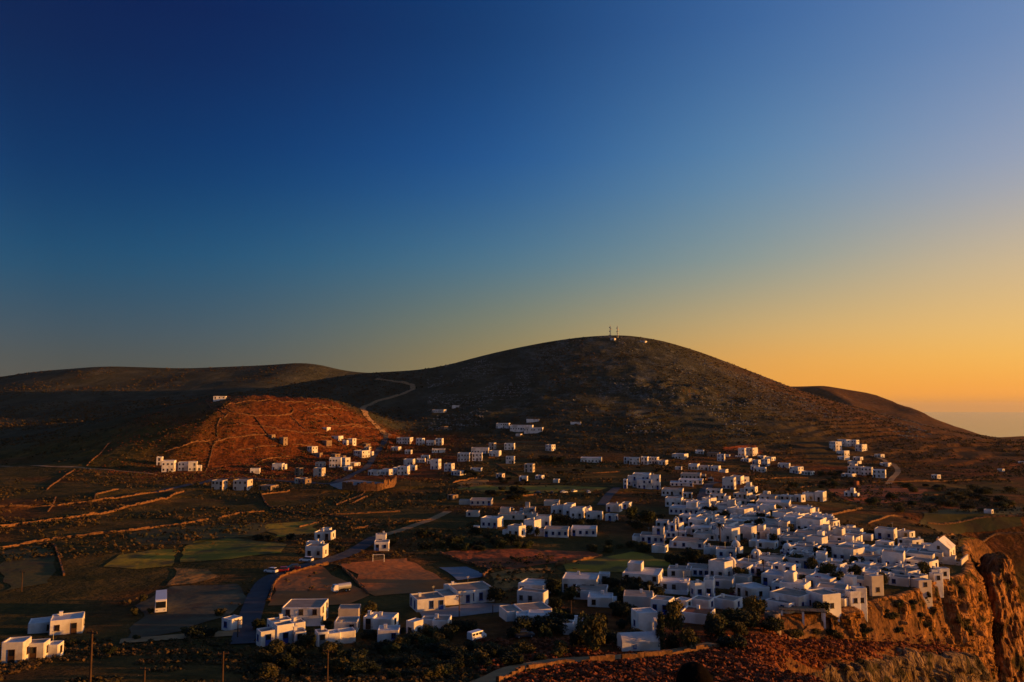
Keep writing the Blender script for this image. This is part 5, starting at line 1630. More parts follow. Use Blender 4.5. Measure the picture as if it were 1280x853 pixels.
TREES = [
    (740, 817, 36, 46, 'olive', 'beside the small white boxes'), (722, 812, 22, 24, 'dark', 'beside the small white boxes'), (758, 806, 24, 20, 'dark', 'beside the small white boxes'),
    (700, 818, 22, 16, 'olive', 'beside the small white boxes'), (775, 808, 26, 18, 'dark', 'behind the barrel vaulted chapel'), (795, 804, 26, 18, 'dark', 'behind the barrel vaulted chapel'),
    (826, 812, 13, 42, 'cypress', 'beside the barrel vaulted chapel'), (842, 792, 28, 38, 'olive', 'in front of the lane houses'), (860, 812, 24, 24, 'olive', 'behind the path wall'), (842, 810, 20, 18, 'dark', 'behind the path wall'),
    (868, 806, 14, 12, 'dark', 'behind the path wall'), (920, 812, 32, 18, 'dark', 'behind the path wall'), (905, 811, 22, 13, 'dark', 'behind the path wall'),
    (901, 787, 22, 18, 'green', 'below the patio house'), (918, 782, 30, 20, 'green', 'below the patio house'), (942, 774, 26, 26, 'olive', 'below the sunlit lane house'), (930, 778, 18, 16, 'green', 'below the sunlit lane house'), (952, 766, 14, 14, 'olive', 'below the sunlit lane house'),
    (619, 755, 24, 22, 'dark', 'at the corner of the school'), (560, 750, 10, 9, 'dark', 'at the school entrance'), (664, 772, 26, 12, 'dark', 'beside the flat roofed house'), (650, 770, 14, 9, 'dark', 'beside the flat roofed house'),
    (689, 745, 18, 22, 'dark', 'between two white houses by the school'), (694, 765, 14, 18, 'dark', 'between two white houses by the school'), (706, 770, 20, 10, 'dark', 'below the field houses'),
    (760, 735, 16, 14, 'dark', 'in the hotel garden'), (768, 738, 14, 16, 'dark', 'in the hotel garden'), (786, 740, 20, 20, 'dark', 'in the hotel garden'), (798, 741, 14, 20, 'dark', 'in the hotel garden'), (812, 742, 10, 16, 'dark', 'in the hotel garden'),
    (848, 710, 24, 18, 'dark', 'in the garden below the churches'), (866, 707, 28, 22, 'dark', 'in the garden below the churches'), (884, 712, 26, 20, 'dark', 'in the garden below the churches'), (896, 720, 18, 14, 'dark', 'in the garden below the churches'), (838, 703, 14, 10, 'green', 'in the garden below the churches'),
    (838, 682, 14, 9, 'green', 'beside the church with blue windows'), (880, 683, 12, 9, 'dark', 'beside the church with blue windows'), (905, 685, 14, 8, 'dark', 'beside the church with blue windows'),
    (932, 706, 20, 15, 'dark', 'among the domed churches'), (941, 700, 14, 10, 'green', 'among the domed churches'), (965, 705, 20, 14, 'dark', 'among the domed churches'), (977, 706, 18, 14, 'dark', 'among the domed churches'), (992, 707, 22, 14, 'green', 'among the domed churches'), (1008, 704, 16, 12, 'dark', 'among the domed churches'), (958, 722, 22, 10, 'dark', 'among the domed churches'), (972, 726, 20, 14, 'dark', 'in front of the blue doored house'),
    (1022, 736, 18, 16, 'red', 'beside the house with blue doors'), (862, 730, 16, 8, 'olive', 'in front of the lane houses'), (942, 735, 12, 8, 'olive', 'beside the sunlit lane house'), (916, 748, 9, 7, 'red', 'beside the sunlit lane house'),
    (990, 672, 10, 6, 'red', 'in the village lanes'), (1022, 668, 10, 6, 'red', 'in the village lanes'), (1044, 668, 16, 8, 'dark', 'at the back edge of the village'), (1056, 664, 12, 9, 'dark', 'at the back edge of the village'), (1090, 672, 14, 10, 'dark', 'at the back edge of the village'), (1028, 690, 22, 10, 'dark', 'in the village lanes'), (1008, 688, 18, 9, 'dark', 'in the village lanes'), (960, 672, 16, 6, 'dark', 'in the village lanes'), (1090, 692, 12, 8, 'dark', 'in the village lanes'), (1076, 692, 10, 7, 'dark', 'in the village lanes'),
    (944, 634, 20, 8, 'dark', 'in front of the doored row'), (936, 638, 14, 8, 'dark', 'in front of the doored row'), (890, 645, 16, 12, 'dark', 'beside the village lane'), (900, 650, 12, 10, 'dark', 'beside the village lane'), (882, 640, 10, 8, 'dark', 'beside the village lane'),
    (790, 652, 22, 18, 'green', 'below the holiday cluster'), (808, 656, 26, 18, 'green', 'below the holiday cluster'), (824, 652, 14, 10, 'dark', 'below the holiday cluster'), (796, 662, 26, 12, 'dark', 'below the holiday cluster'),
    (694, 655, 18, 13, 'dark', 'in front of the holiday cluster'), (707, 656, 16, 12, 'dark', 'in front of the holiday cluster'), (722, 658, 18, 10, 'dark', 'in front of the holiday cluster'), (742, 657, 16, 9, 'dark', 'in front of the holiday cluster'), (671, 672, 8, 14, 'dark', 'beside the white house above the red field'), (662, 668, 9, 11, 'green', 'beside the white house above the red field'),
    (324, 788, 16, 14, 'green', 'beside the asphalt road'), (341, 828, 32, 26, 'olive', 'below the foreground houses'), (352, 836, 26, 20, 'dark', 'below the foreground houses'), (366, 826, 24, 20, 'dark', 'below the foreground houses'), (384, 811, 20, 20, 'dark', 'between the foreground houses'), (411, 820, 26, 16, 'olive', 'below the foreground houses'), (428, 828, 22, 16, 'green', 'below the foreground houses'),
    (409, 784, 14, 9, 'dark', 'behind the foreground houses'), (463, 770, 24, 16, 'olive', 'behind the house below the school'), (460, 799, 22, 11, 'dark', 'between the low white houses'), (503, 792, 10, 8, 'dark', 'between the low white houses'), (535, 797, 22, 15, 'olive', 'below the school yard'), (558, 796, 14, 13, 'olive', 'below the school yard'), (572, 787, 20, 12, 'dark', 'below the school yard'), (585, 788, 14, 11, 'dark', 'below the school yard'),
    (245, 797, 26, 16, 'dark', 'beside the dusty lot'), (262, 796, 18, 12, 'dark', 'beside the dusty lot'), (232, 792, 14, 8, 'olive', 'beside the dusty lot'), (275, 770, 16, 9, 'olive', 'beside the dusty lot'), (170, 800, 10, 7, 'green', 'beside the dusty lot'),
    (178, 752, 10, 9, 'olive', 'on the bank of the dusty lot'), (168, 770, 9, 9, 'olive', 'on the bank of the dusty lot'), (188, 768, 8, 8, 'olive', 'on the bank of the dusty lot'), (136, 818, 18, 10, 'dark', 'beside the tall wooden pole'), (88, 806, 14, 8, 'dark', 'beside the tall wooden pole'),
    (324, 675, 16, 8, 'dark', 'beside the stubble fields'), (338, 676, 14, 8, 'dark', 'beside the stubble fields'), (352, 678, 10, 7, 'dark', 'beside the stubble fields'), (363, 674, 12, 8, 'dark', 'beside the stubble fields'), (425, 690, 10, 8, 'dark', 'beside the roadside white house'), (491, 682, 12, 9, 'dark', 'beside the roadside white house'), (414, 681, 8, 6, 'dark', 'beside the roadside white house'), (371, 714, 8, 6, 'red', 'beside the asphalt road'), (358, 716, 8, 5, 'red', 'beside the asphalt road'),
    (690, 577, 22, 7, 'dark', 'in the middle valley'), (680, 575, 16, 6, 'dark', 'in the middle valley'), (702, 576, 14, 6, 'dark', 'in the middle valley'), (586, 594, 12, 7, 'dark', 'in the middle valley'), (594, 596, 10, 7, 'dark', 'in the middle valley'),
    (865, 632, 8, 6, 'dark', 'beside the village lane'), (820, 606, 12, 8, 'dark', 'in front of the stepped hotel'), (804, 608, 10, 7, 'dark', 'in front of the stepped hotel'),
]
for t in TREES:
    plant(*t)


def scatter_px(poly, n, wm, hm, kinds, place, seed):
    """n plants of real size wm x hm metres inside a pixel polygon"""
    rr = random.Random(seed)
    xs = [p[0] for p in poly]; ys = [p[1] for p in poly]
    c = 0; g = 0
    while c < n and g < 3000:
        g += 1
        px, py = rr.uniform(min(xs), max(xs)), rr.uniform(min(ys), max(ys))
        if not in_poly(px, py, poly): continue
        P = at(px, py)
        if any(math.hypot(P.x - f[0], P.y - f[1]) < f[2] + 1 for f in FOOT): continue
        k = F / P.y; s = rr.uniform(.7, 1.35)
        plant(px, py, wm * s * k, hm * s * k * rr.uniform(.8, 1.2), rr.choice(kinds), place, tree=False)
        c += 1


scatter_px([(508, 684), (530, 668), (600, 662), (680, 684), (640, 690), (560, 690)], 30, 4.0, 2.4, ['dark', 'dark', 'green'], 'in the thicket above the red field', 1)
scatter_px([(690, 684), (760, 676), (830, 690), (760, 692)], 12, 3.4, 2.0, ['dark', 'green'], 'along the hedge above the stubble field', 2)
scatter_px([(606, 622), (612, 613), (650, 614), (662, 622), (640, 625)], 14, 5.0, 2.6, ['dark'], 'in the dark hedge of the middle valley', 3)
scatter_px([(420, 850), (440, 820), (560, 806), (640, 812), (700, 822), (620, 842), (560, 852)], 46, 3.0, 1.7, ['dark', 'olive', 'green', 'dark'], 'on the slope below the parked van', 4)
scatter_px([(300, 850), (330, 832), (420, 830), (430, 850)], 12, 2.8, 1.7, ['dark', 'olive'], 'on the slope below the foreground houses', 5)
scatter_px([(1060, 622), (1150, 606), (1275, 610), (1275, 640), (1100, 648)], 34, 6.0, 2.6, ['dark', 'green', 'olive'], 'on the terraces right of the village', 6)
scatter_px([(960, 620), (1030, 590), (1100, 596), (1060, 612)], 18, 5.5, 2.6, ['dark', 'green'], 'below the houses of the right hillside', 7)
scatter_px([(600, 585), (760, 575), (860, 590), (760, 605), (620, 606)], 20, 4.5, 2.2, ['dark'], 'on the field edges of the middle valley', 8)
scatter_px([(715, 785), (790, 765), (800, 785), (740, 800)], 12, 3.6, 2.4, ['dark'], 'in the garden below the arched porch', 9)
scatter_px([(960, 800), (1040, 785), (1100, 765), (1150, 750), (1160, 790), (1040, 800)], 22, 2.6, 1.6, ['olive', 'dark'], 'clinging below the cliff edge', 10)

scatter_px([(640, 800), (650, 775), (700, 765), (716, 790), (690, 806)], 7, 4.2, 3.4, ['dark', 'green'], 'between the houses beside the school', 21)
scatter_px([(860, 790), (880, 770), (960, 775), (975, 798), (900, 806)], 9, 4.0, 3.2, ['dark', 'olive', 'green'], 'below the lane houses', 22)
scatter_px([(690, 745), (720, 738), (800, 742), (830, 752), (760, 760)], 8, 3.8, 3.2, ['dark', 'green'], 'between the field houses and the lane', 23)
scatter_px([(320, 800), (380, 800), (500, 800), (600, 790), (600, 804), (420, 822)], 12, 3.2, 2.2, ['dark', 'olive'], 'in the gardens of the foreground houses', 24)


def core_trees(n, seed):
    rr = random.Random(seed); c = 0; g = 0
    while c < n and g < 6000:
        g += 1
        px, py = rr.uniform(850, 1170), rr.uniform(640, 768)
        if not in_poly(px, py, CORE): continue
        P = at(px, py)
        if any(math.hypot(P.x - f[0], P.y - f[1]) < f[3] * .9 + .8 for f in FOOT): continue
        k = F / P.y; w_ = rr.uniform(2.6, 4.6)
        plant(px, py, w_ * k, rr.uniform(2.2, 4.6) * k, rr.choice(('dark', 'dark', 'green', 'olive')), rr.choice(('in a courtyard of the village', 'between village roofs', 'beside a white village wall')))
        c += 1


core_trees(42, 5)

# palm
P = at(900, 684); k = P.y / F
root = link('palm_tree', None, loc=P)
tag(root, 'single palm tree standing among the village roofs', 'tree')
h = 30 * k
link('trunk', MB().tube((0, 0, -.3), (.1, 0, h * .5), .3, .22, 8).tube((.1, 0, h * .5), (0, 0, h * .85), .22, .2, 8).mesh('trunk', ['bark']), root)
mb = MB()
for i in range(22):
    th = i * 2.4; el = random.uniform(-.3, 1.1); p = Vector((0, 0, h * .85)); l = 2.6
    side = Vector((-math.sin(th), math.cos(th), 0))
    for j in range(4):
        e = el - j * .38
        q = p + Vector((math.cos(th) * math.cos(e), math.sin(th) * math.cos(e), math.sin(e))) * l / 4
        w0, w1 = .38 * (1 - j * .2), .38 * (1 - (j + 1) * .22)
        mb.add([p - side * w0, p + side * w0, q + side * w1, q - side * w1], [(0, 1, 2, 3)])
        p = q
link('crown', mb.mesh('crown', ['foliage']), root)


# ------------------------------------------------------------------ scrub and heather (uncountable ground cover)
def tuft(nl, seed, flat=1.0):
    rr = np.random.default_rng(seed)
    V = []; Q = []
    for i in range(nl):
        th = rr.uniform(0, 6.28); el = rr.uniform(.1, 1.4)
        c = np.array([math.cos(th) * math.cos(el), math.sin(th) * math.cos(el), math.sin(el) * .8 * flat]) * rr.uniform(.55, 1.0)
        u = np.array([-math.sin(th), math.cos(th), rr.uniform(-.4, .4)]); w = np.array([-math.cos(th) * math.sin(el), -math.sin(th) * math.sin(el), math.cos(el)]) + rr.normal(0, .35, 3)
        s = rr.uniform(.22, .42)
        n = len(V)
        V += [c - u * s, c + w * s * .8 - u * s * .2, c + u * s, c - w * s * .8]
        Q.append((n, n + 1, n + 2, n + 3))
    return np.array(V), np.array(Q)


def scatter_stuff(name, X, Y, S, material, label, nl=12, cat=None, flat=1.0):
    n = len(X)
    TV, TQ = zip(*[tuft(nl, i, flat) for i in range(5)])
    vs = []; qs = []; off = 0
    ang = rng.uniform(0, 6.28, n); pick = rng.integers(0, 5, n)
    Z = ground(X, Y)
    for t in range(5):
        m = np.nonzero(pick == t)[0]
        if not len(m): continue
        c, s = np.cos(ang[m]), np.sin(ang[m])
        B = TV[t]
        vx = (B[None, :, 0] * c[:, None] - B[None, :, 1] * s[:, None]) * S[m][:, None] + X[m][:, None]
        vy = (B[None, :, 0] * s[:, None] + B[None, :, 1] * c[:, None]) * S[m][:, None] + Y[m][:, None]
        vz = B[None, :, 2] * S[m][:, None] + Z[m][:, None]
        vs.append(np.stack([vx, vy, vz], -1).reshape(-1, 3))
        qs.append((TQ[t][None] + (np.arange(len(m)) * len(B))[:, None, None]).reshape(-1, 4) + off)
        off += len(m) * len(B)
    o = link(name, big_mesh(name, np.concatenate(vs), np.concatenate(qs), material, smooth=False))
    tag(o, label, cat or 'scrub', kind='stuff')
    return o


def proj(x, y, z):
    dx, dy, dz = x, y, z - CAMZ
    zc = dy * cp + dz * sp; yc = -dy * sp + dz * cp
    return 640 + F * dx / zc, 426.5 - F * yc / zc


def inside_mask(px, py, poly):
    c = np.zeros(px.shape, bool); j = len(poly) - 1
    for i in range(len(poly)):
        xi, yi = poly[i]; xj, yj = poly[j]
        c ^= ((yi > py) != (yj > py)) & (px < (xj - xi) * (py - yi) / (yj - yi + 1e-9) + xi)
        j = i
    return c


def keep_off(X, Y, Z, extra=0.6):
    px, py = proj(X, Y, Z)
    ok = np.ones(len(X), bool)
    for nm, pp, mm, lb in FIELDS:
        if mm not in ('red_soil', 'dry_grass', 'green_crop'):
            ok &= ~inside_mask(px, py, pp) | (rng.uniform(0, 1, len(X)) < (0.0 if mm in ('paving', 'court_blue') else 0.10))
    for f in FOOT:
        ok &= (X - f[0]) ** 2 + (Y - f[1]) ** 2 > (f[2] + extra) ** 2
    return ok, px, py


def keep_roads(X, Y, ok):
    for o in COL.objects:
        if o.name.split('.')[0] in ('asphalt_road', 'village_path', 'dirt_track', 'hill_road'):
            n = len(o.data.vertices); co = np.empty(n * 3, np.float32); o.data.vertices.foreach_get('co', co)
            c = co.reshape(-1, 5, 3)[::2, 2]
            for q in c:
                ok &= (X - q[0]) ** 2 + (Y - q[1]) ** 2 > 9.0
    return ok


# heather slope in the foreground right
n = 30000
X, Y = rng.uniform(-12, 140, n), rng.uniform(170, 420, n) * YS
Z = ground(X, Y)
ok, px, py = keep_off(X, Y, Z)
ok &= (px > 600) & (py > 794 - (px - 960) * .02) & (X < np.interp(Y / YS, RY, RX) - 1) & ((Y < 318 * YS) | (X > np.interp(Y / YS, EY, EX) + 3)) & (fbm2(X / 9, Y / 9, 2, 5) > -.5)
ok = keep_roads(X, Y, ok)
X, Y = X[ok], Y[ok]
scatter_stuff('heather', X, Y, rng.uniform(.35, .95, len(X)), 'heather', 'russet heather covering the slope below the path', 16)
# foreground left scrub
n = 13000
X, Y = rng.uniform(-125, 10, n), rng.uniform(170, 335, n) * YS
Z = ground(X, Y); ok, px, py = keep_off(X, Y, Z)
ok = keep_roads(X, Y, ok & (py > 800) & (fbm2(X / 12, Y / 12, 2, 15) > -.15))
X, Y = X[ok], Y[ok]
scatter_stuff('scrub', X, Y, rng.uniform(.3, .9, len(X)), 'scrub_leaf', 'low dry scrub on the foreground slope', 12)
# valley scrub
n = 30000
Y = rng.uniform(330, 1250, n); X = rng.uniform(-.42, .42, n) * Y; Y = Y * YS
Z = ground(X, Y); ok, px, py = keep_off(X, Y, Z, 1.5)
ok = keep_roads(X, Y, ok & (X < np.interp(Y / YS, RY, RX) - 4) & ((X < np.interp(Y / YS, EY, EX) - 3) | (Y > 520 * YS)) & (fbm2(X / 30, Y / 40, 3, 25) > 0.0))
X, Y = X[ok], Y[ok]
scatter_stuff('scrub', X, Y, rng.uniform(.35, 1.3, len(X)) * (0.8 + Y / YS / 1500), 'scrub_leaf', 'low dry scrub spread over the valley floor', 8)
# hill scrub and boulders
n = 26000
Y = rng.uniform(1230, 2090, n); X = rng.uniform(-.40, .42, n) * Y; Y = Y * YS
ok = (fbm2(X / 70, Y / 90, 3, 35) > -.15); X, Y = X[ok], Y[ok]
scatter_stuff('scrub', X, Y, rng.uniform(.8, 2.6, len(X)), 'scrub_leaf', 'sparse scrub dotting the big hill', 6, flat=.6)
n = 16000
Y = rng.uniform(1350, 2095, n); X = rng.uniform(-.06, .30, n) * Y; Y = Y * YS
ok = (fbm2(X / 45, Y / 60, 4, 36) > .08); X, Y = X[ok], Y[ok]
scatter_stuff('boulders', X, Y, rng.uniform(.6, 2.2, len(X)), 'hill_rock', 'grey boulders and outcrops breaking the big hill', 7, 'boulders', flat=.6)
n = 9000
Y = rng.uniform(1500, 2790, n); X = rng.uniform(-.42, -.08, n) * Y; Y = Y * YS
ok = (fbm2(X / 90, Y / 120, 3, 37) > -.05); X, Y = X[ok], Y[ok]
scatter_stuff('scrub', X, Y, rng.uniform(1.0, 3.2, len(X)), 'scrub_leaf', 'dark scrub on the long left ridge', 6, flat=.6)
# stones and dry tufts on the knoll
n = 9000
X = rng.uniform(-330, -70, n); Y = rng.uniform(940, 1420, n) * YS
ok = keep_roads(X, Y, fbm2(X / 25, Y / 35, 3, 45) > -.12); X, Y = X[ok], Y[ok]
scatter_stuff('scrub', X, Y, rng.uniform(.3, 1.1, len(X)), 'heather', 'dry tufts and stones over the sunlit knoll', 8, flat=.7)

# ------------------------------------------------------------------ vehicles
def wheels(root, xs, y, r, w=0.22):
    wm = MB().tube((0, -w / 2, 0), (0, w / 2, 0), r, r, 14).mesh('tyre', ['tyre'])
    rm = MB().tube((0, -w / 2 - .01, 0), (0, w / 2 + .01, 0), r * .55, r * .55, 10).mesh('rim', ['steel'])
    for x in xs:
        for s in (-1, 1):
            wl = link('wheel', wm, root, (x, s * y, r))
            link('rim', rm, wl)


def loft(sections, mi=0):
    """sections: list of (x, [(y,z)...]) with equal counts"""
    vs = []; fs = []
    n = len(sections[0][1])
    for x, pr in sections:
        vs += [(x, p[0], p[1]) for p in pr]
    for i in range(len(sections) - 1):
        fs += [(i * n + k, i * n + (k + 1) % n, (i + 1) * n + (k + 1) % n, (i + 1) * n + k) for k in range(n)]
    fs += [tuple(reversed(range(n))), tuple(range((len(sections) - 1) * n, len(sections) * n))]
    return vs, fs


def sect(w0, w1, z0, zm, z1):
    return [(-w0, z0), (w0, z0), (w0, zm), (w1, z1), (-w1, z1), (-w0, zm)]


CARS = {}


def car_parts(paint):
    if paint not in CARS:
        body = [(-2.0, sect(.78, .74, .35, .65, .85)), (-1.85, sect(.84, .80, .28, .62, .95)), (1.2, sect(.84, .80, .28, .62, .92)), (1.9, sect(.82, .74, .3, .55, .78)), (2.02, sect(.74, .68, .35, .5, .66))]
        cab = [(-1.75, [(-.76, .9), (.76, .9), (.7, 1.15), (.62, 1.3), (-.62, 1.3), (-.7, 1.15)]), (-1.35, [(-.78, .9), (.78, .9), (.72, 1.2), (.62, 1.46), (-.62, 1.46), (-.72, 1.2)]),
               (.3, [(-.78, .9), (.78, .9), (.72, 1.2), (.62, 1.44), (-.62, 1.44), (-.72, 1.2)]), (1.15, [(-.76, .88), (.76, .88), (.75, .9), (.74, .93), (-.74, .93), (-.75, .9)])]
        v, f = loft(body); bm_ = MB().add(v, f).mesh('body', [paint])
        v, f = loft(cab); cm_ = MB().add(v, f).mesh('window_band', ['glass_dark'])
        rf = MB().box(-1.4, .35, -.63, .63, 1.45, 1.50).mesh('car_roof', [paint])
        lm = MB().box(1.9, 2.03, -.1, .1, .58, .7).mesh('headlight', ['steel'])
        CARS[paint] = (bm_, cm_, rf, lm)
    return CARS[paint]


def car(px, py, heading, paint, label, group='cars parked around the village'):
    P = at(px, py)
    root = link('car', None, loc=P + Vector((0, 0, .2)), rot=(0, 0, R(heading)))
    b, c, r_, l = car_parts(paint)
    link('body', b, root); link('window_band', c, root); link('car_roof', r_, root)
    for s in (-1, 1):
        link('headlight', l, root, (0, s * .6, 0))
    wheels(root, (-1.25, 1.3), .76, .31)
    return tag(root, label, 'car', group)


car(339, 717, 160, 'car_white', 'white car beside the bend of the asphalt road')
car(383, 703, 170, 'car_white', 'white car parked in front of the roadside white house')
car(366, 713, 200, 'car_dark', 'dark car behind the sunlit low wall')
car(352, 716, 190, 'car_red', 'red car behind the sunlit low wall')
car(655, 798, 15, 'car_dark', 'dark car on the track below the flat roofed house')
for i, (x, y) in enumerate([(640, 639), (652, 640), (664, 641), (628, 638)]):
    car(x, y, 80 + 7 * i, ('car_silver', 'car_white', 'car_dark', 'car_red')[i], ('silver', 'white', 'dark', 'red')[i] + ' car parked behind the houses above the red field')
for i, (x, y) in enumerate([(438, 606), (448, 607), (458, 608), (468, 608)]):
    car(x, y, 95, ('car_white', 'car_dark', 'car_silver', 'car_red')[i], ('white', 'dark', 'silver', 'red')[i] + ' car parked on the lot inside the round wall')
for i, (x, y) in enumerate([(705, 617), (718, 616), (690, 618), (735, 617), (672, 618)]):
    car(x, y, 20 + 30 * i, ('car_white', 'car_silver', 'car_dark', 'car_white', 'car_dark')[i], ('white', 'silver', 'dark', 'white', 'dark')[i] + ' car on the rough ground beside the hotel lane')

# white van on the track
P = at(596, 800)
root = link('van', None, loc=P + Vector((0, 0, .15)), rot=(0, 0, R(46)))
tag(root, 'white passenger van parked on the track below the school', 'van')
v, f = loft([(-2.4, sect(.9, .82, .4, 1.2, 1.95)), (-2.3, sect(.95, .86, .3, 1.2, 2.0)), (1.2, sect(.95, .86, .3, 1.2, 2.0)), (1.9, sect(.95, .84, .3, .95, 1.15)), (2.4, sect(.88, .8, .35, .7, .95))])
link('body', MB().add(v, f).mesh('body', ['car_white']), root)
for x in (-1.8, -.75, .3):
    for s in (-1, 1):
        link('window', MB().box(x - .42, x + .42, -.03, .03, 1.25, 1.75).mesh('window', ['glass_dark']), root, (0, s * .93, 0))
link('windscreen', mesh_from('windscreen', [(1.28, -.74, 1.9), (1.28, .74, 1.9), (1.86, .8, 1.22), (1.86, -.8, 1.22)], [(0, 1, 2, 3)], 'glass_dark'), root, (.03, 0, .05))
wheels(root, (-1.5, 1.55), .88, .36)
root.scale = (.82, .82, .82)

# parked bus
P = at(201, 762)
root = link('bus', None, loc=P + Vector((0, 0, .2)), rot=(0, 0, R(-67)))
tag(root, 'white coach parked alone on the dusty grey lot', 'bus')
v, f = loft([(-5.4, sect(1.2, 1.15, .45, 1.4, 3.1)), (-5.2, sect(1.25, 1.2, .35, 1.4, 3.2)), (5.1, sect(1.25, 1.2, .35, 1.4, 3.2)), (5.4, sect(1.18, 1.1, .45, 1.3, 3.0))])
link('body', MB().add(v, f).mesh('body', ['car_white']), root)
link('windscreen', MB().box(5.3, 5.44, -1.05, 1.05, 1.35, 2.75).mesh('windscreen', ['glass_dark']), root)
for i in range(7):
    for s in (-1, 1):
        link('window', MB().box(-.6, .6, -.03, .03, 1.55, 2.6).mesh('window', ['glass_dark']), root, (-4.4 + i * 1.4, s * 1.245, 0))
for s in (-1, 1):
    link('headlight', MB().box(5.3, 5.45, -.18, .18, .75, .95).mesh('headlight', ['steel']), root, (0, s * .8, 0))
wheels(root, (-3.3, 3.6), 1.1, .5, .3)

# lorry on the bare lot
P = at(427, 741)
root = link('lorry', None, loc=P + Vector((0, 0, .2)), rot=(0, 0, R(215)))
tag(root, 'pale lorry with a tank body standing on the bare earth lot', 'lorry')
v, f = loft([(1.5, sect(1.1, 1.0, .7, 1.5, 2.5)), (2.6, sect(1.1, 1.0, .6, 1.5, 2.5)), (3.1, sect(1.08, .95, .6, 1.4, 1.7))])
link('cab', MB().add(v, f).mesh('cab', ['car_white']), root)
link('windscreen', mesh_from('windscreen', [(2.66, -.85, 2.4), (2.66, .85, 2.4), (3.08, .9, 1.72), (3.08, -.9, 1.72)], [(0, 1, 2, 3)], 'glass_dark'), root, (.03, 0, .04))
link('chassis', MB().box(-3, 3, -.45, .45, .6, .85).mesh('chassis', ['tyre']), root)
link('tank', MB().tube((-2.9, 0, 1.75), (1.3, 0, 1.75), .95, .95, 16).mesh('tank', ['car_silver']), root)
wheels(root, (-2.2, -1.1, 2.1), .95, .48, .3)
root.scale = (.8, .8, .8)


# ------------------------------------------------------------------ poles, goal, masts
def pole(px, ytop, ybase, label, arms=1, r=0.13):
    P = at(px, ybase); k = P.y / F
    h = (ybase - ytop) * k
    root = link('utility_pole', None, loc=P, rot=(0, 0, random.uniform(-.4, .4)))
    link('shaft', MB().tube((0, 0, -.6), (0, 0, h), r, r * .72, 9).mesh('shaft', ['pole_wood']), root)
    for i in range(arms):
        ca = link('crossarm', MB().box(-.75, .75, -.06, .06, h - .35 - .6 * i, h - .23 - .6 * i).mesh('crossarm', ['pole_wood']), root)
        for x in (-.65, 0, .65):
            link('insulator', MB().tube((x, 0, h - .23 - .6 * i), (x, 0, h - .05 - .6 * i), .05, .04, 6).mesh('insulator', ['brown_wood']), ca)
    return tag(root, label, 'pole', 'utility poles')


pole(112, 793, 868, 'tall wooden pole beside the white corner house', 1, .17)
pole(180, 836, 866, 'short wooden pole on the dark foreground slope')
pole(278, 817, 860, 'wooden pole below the asphalt road')
pole(409, 815, 862, 'wooden pole rising from the olive bushes')
pole(574, 745, 773, 'wooden pole in the school yard')
pole(616, 757, 768, 'short pole at the far side of the school yard', 0)
pole(486, 645, 663, 'wooden pole beside the dirt track beyond the pitch')
pole(714, 752, 778, 'wooden pole below the field houses')
pole(796, 763, 787, 'wooden pole leaning by the plain white cube')
pole(955, 702, 722, 'pole beside the large domed church')
pole(513, 597, 612, 'pole below the bend of the climbing road')
pole(848, 655, 676, 'pole beside the church with the tiny dome')
pole(1008, 668, 684, 'pole in the lanes behind the blue doored house')
pole(1076, 668, 684, 'pole near the back edge of the village')
pole(1133, 684, 700, 'pole beside the long white cliff top house')
pole(975, 658, 676, 'pole among the middle village roofs')
pole(671, 618, 628, 'pole in the middle valley hedge')
pole(297, 775, 798, 'pole at the bend of the asphalt road')
pole(27, 715, 740, 'pole on the dull green field')

# football goal
P = at(473, 703); k = P.y / F
root = link('football_goal', None, loc=P, rot=(0, 0, R(8)))
tag(root, 'white football goal at the far end of the pitch', 'goal')
w = 3.4
for s in (-1, 1):
    link('post', MB().tube((s * w / 2, 0, -.2), (s * w / 2, 0, 2.3), .08, .08, 8).mesh('post', ['whitewash']), root)
    link('back_stay', MB().tube((s * w / 2, 0, 2.25), (s * w / 2, 1.3, 0), .04, .04, 6).mesh('back_stay', ['steel']), root)
link('crossbar', MB().tube((-w / 2, 0, 2.3), (w / 2, 0, 2.3), .08, .08, 8).mesh('crossbar', ['whitewash']), root)
mb = MB()
for i in range(13):
    x = -w / 2 + w * i / 12
    mb.tube((x, .05, 2.2), (x, 1.28, .05), .012, .012, 4)
for i in range(8):
    t = i / 7
    mb.tube((-w / 2, .05 + 1.23 * t, 2.2 - 2.15 * t), (w / 2, .05 + 1.23 * t, 2.2 - 2.15 * t), .012, .012, 4)
link('net', mb.mesh('net', ['net']), root)


def lattice_mast(px, ytop, ybase, label):
    P = at(px, ybase); k = P.y / F; h = (ybase - ytop) * k + 2
    root = link('antenna_mast', None, loc=P)
    w = .9
    cs = [(-w, -w), (w, -w), (w, w), (-w, w)]
    for c in cs:
        link('leg', MB().tube((c[0], c[1], -1.5), (c[0] * .4, c[1] * .4, h), .17, .14, 6).mesh('leg', ['steel']), root)
    mb = MB(); n = 8
    for i in range(n):
        t0, t1 = i / n, (i + 1) / n
        s0, s1 = 1 - .6 * t0, 1 - .6 * t1
        for q in range(4):
            a, b = cs[q], cs[(q + 1) % 4]
            mb.tube((a[0] * s0, a[1] * s0, h * t0), (b[0] * s1, b[1] * s1, h * t1), .09, .09, 4)
            mb.tube((a[0] * s1, a[1] * s1, h * t1), (b[0] * s1, b[1] * s1, h * t1), .08, .08, 4)
    link('bracing', mb.mesh('bracing', ['steel']), root)
    link('spire', MB().tube((0, 0, h - .5), (0, 0, h + 3.5), .14, .08, 6).mesh('spire', ['steel']), root)
    for i, (z, sx) in enumerate([(.55, -1), (.72, 1), (.86, -1)]):
        link('dish', MB().tube((sx * .9, -.8, h * z), (sx * 1.1, -1.3, h * z), .35, .95, 12).mesh('dish', ['whitewash']), root)
    return tag(root, label, 'antenna mast', 'antenna masts on the hilltop')


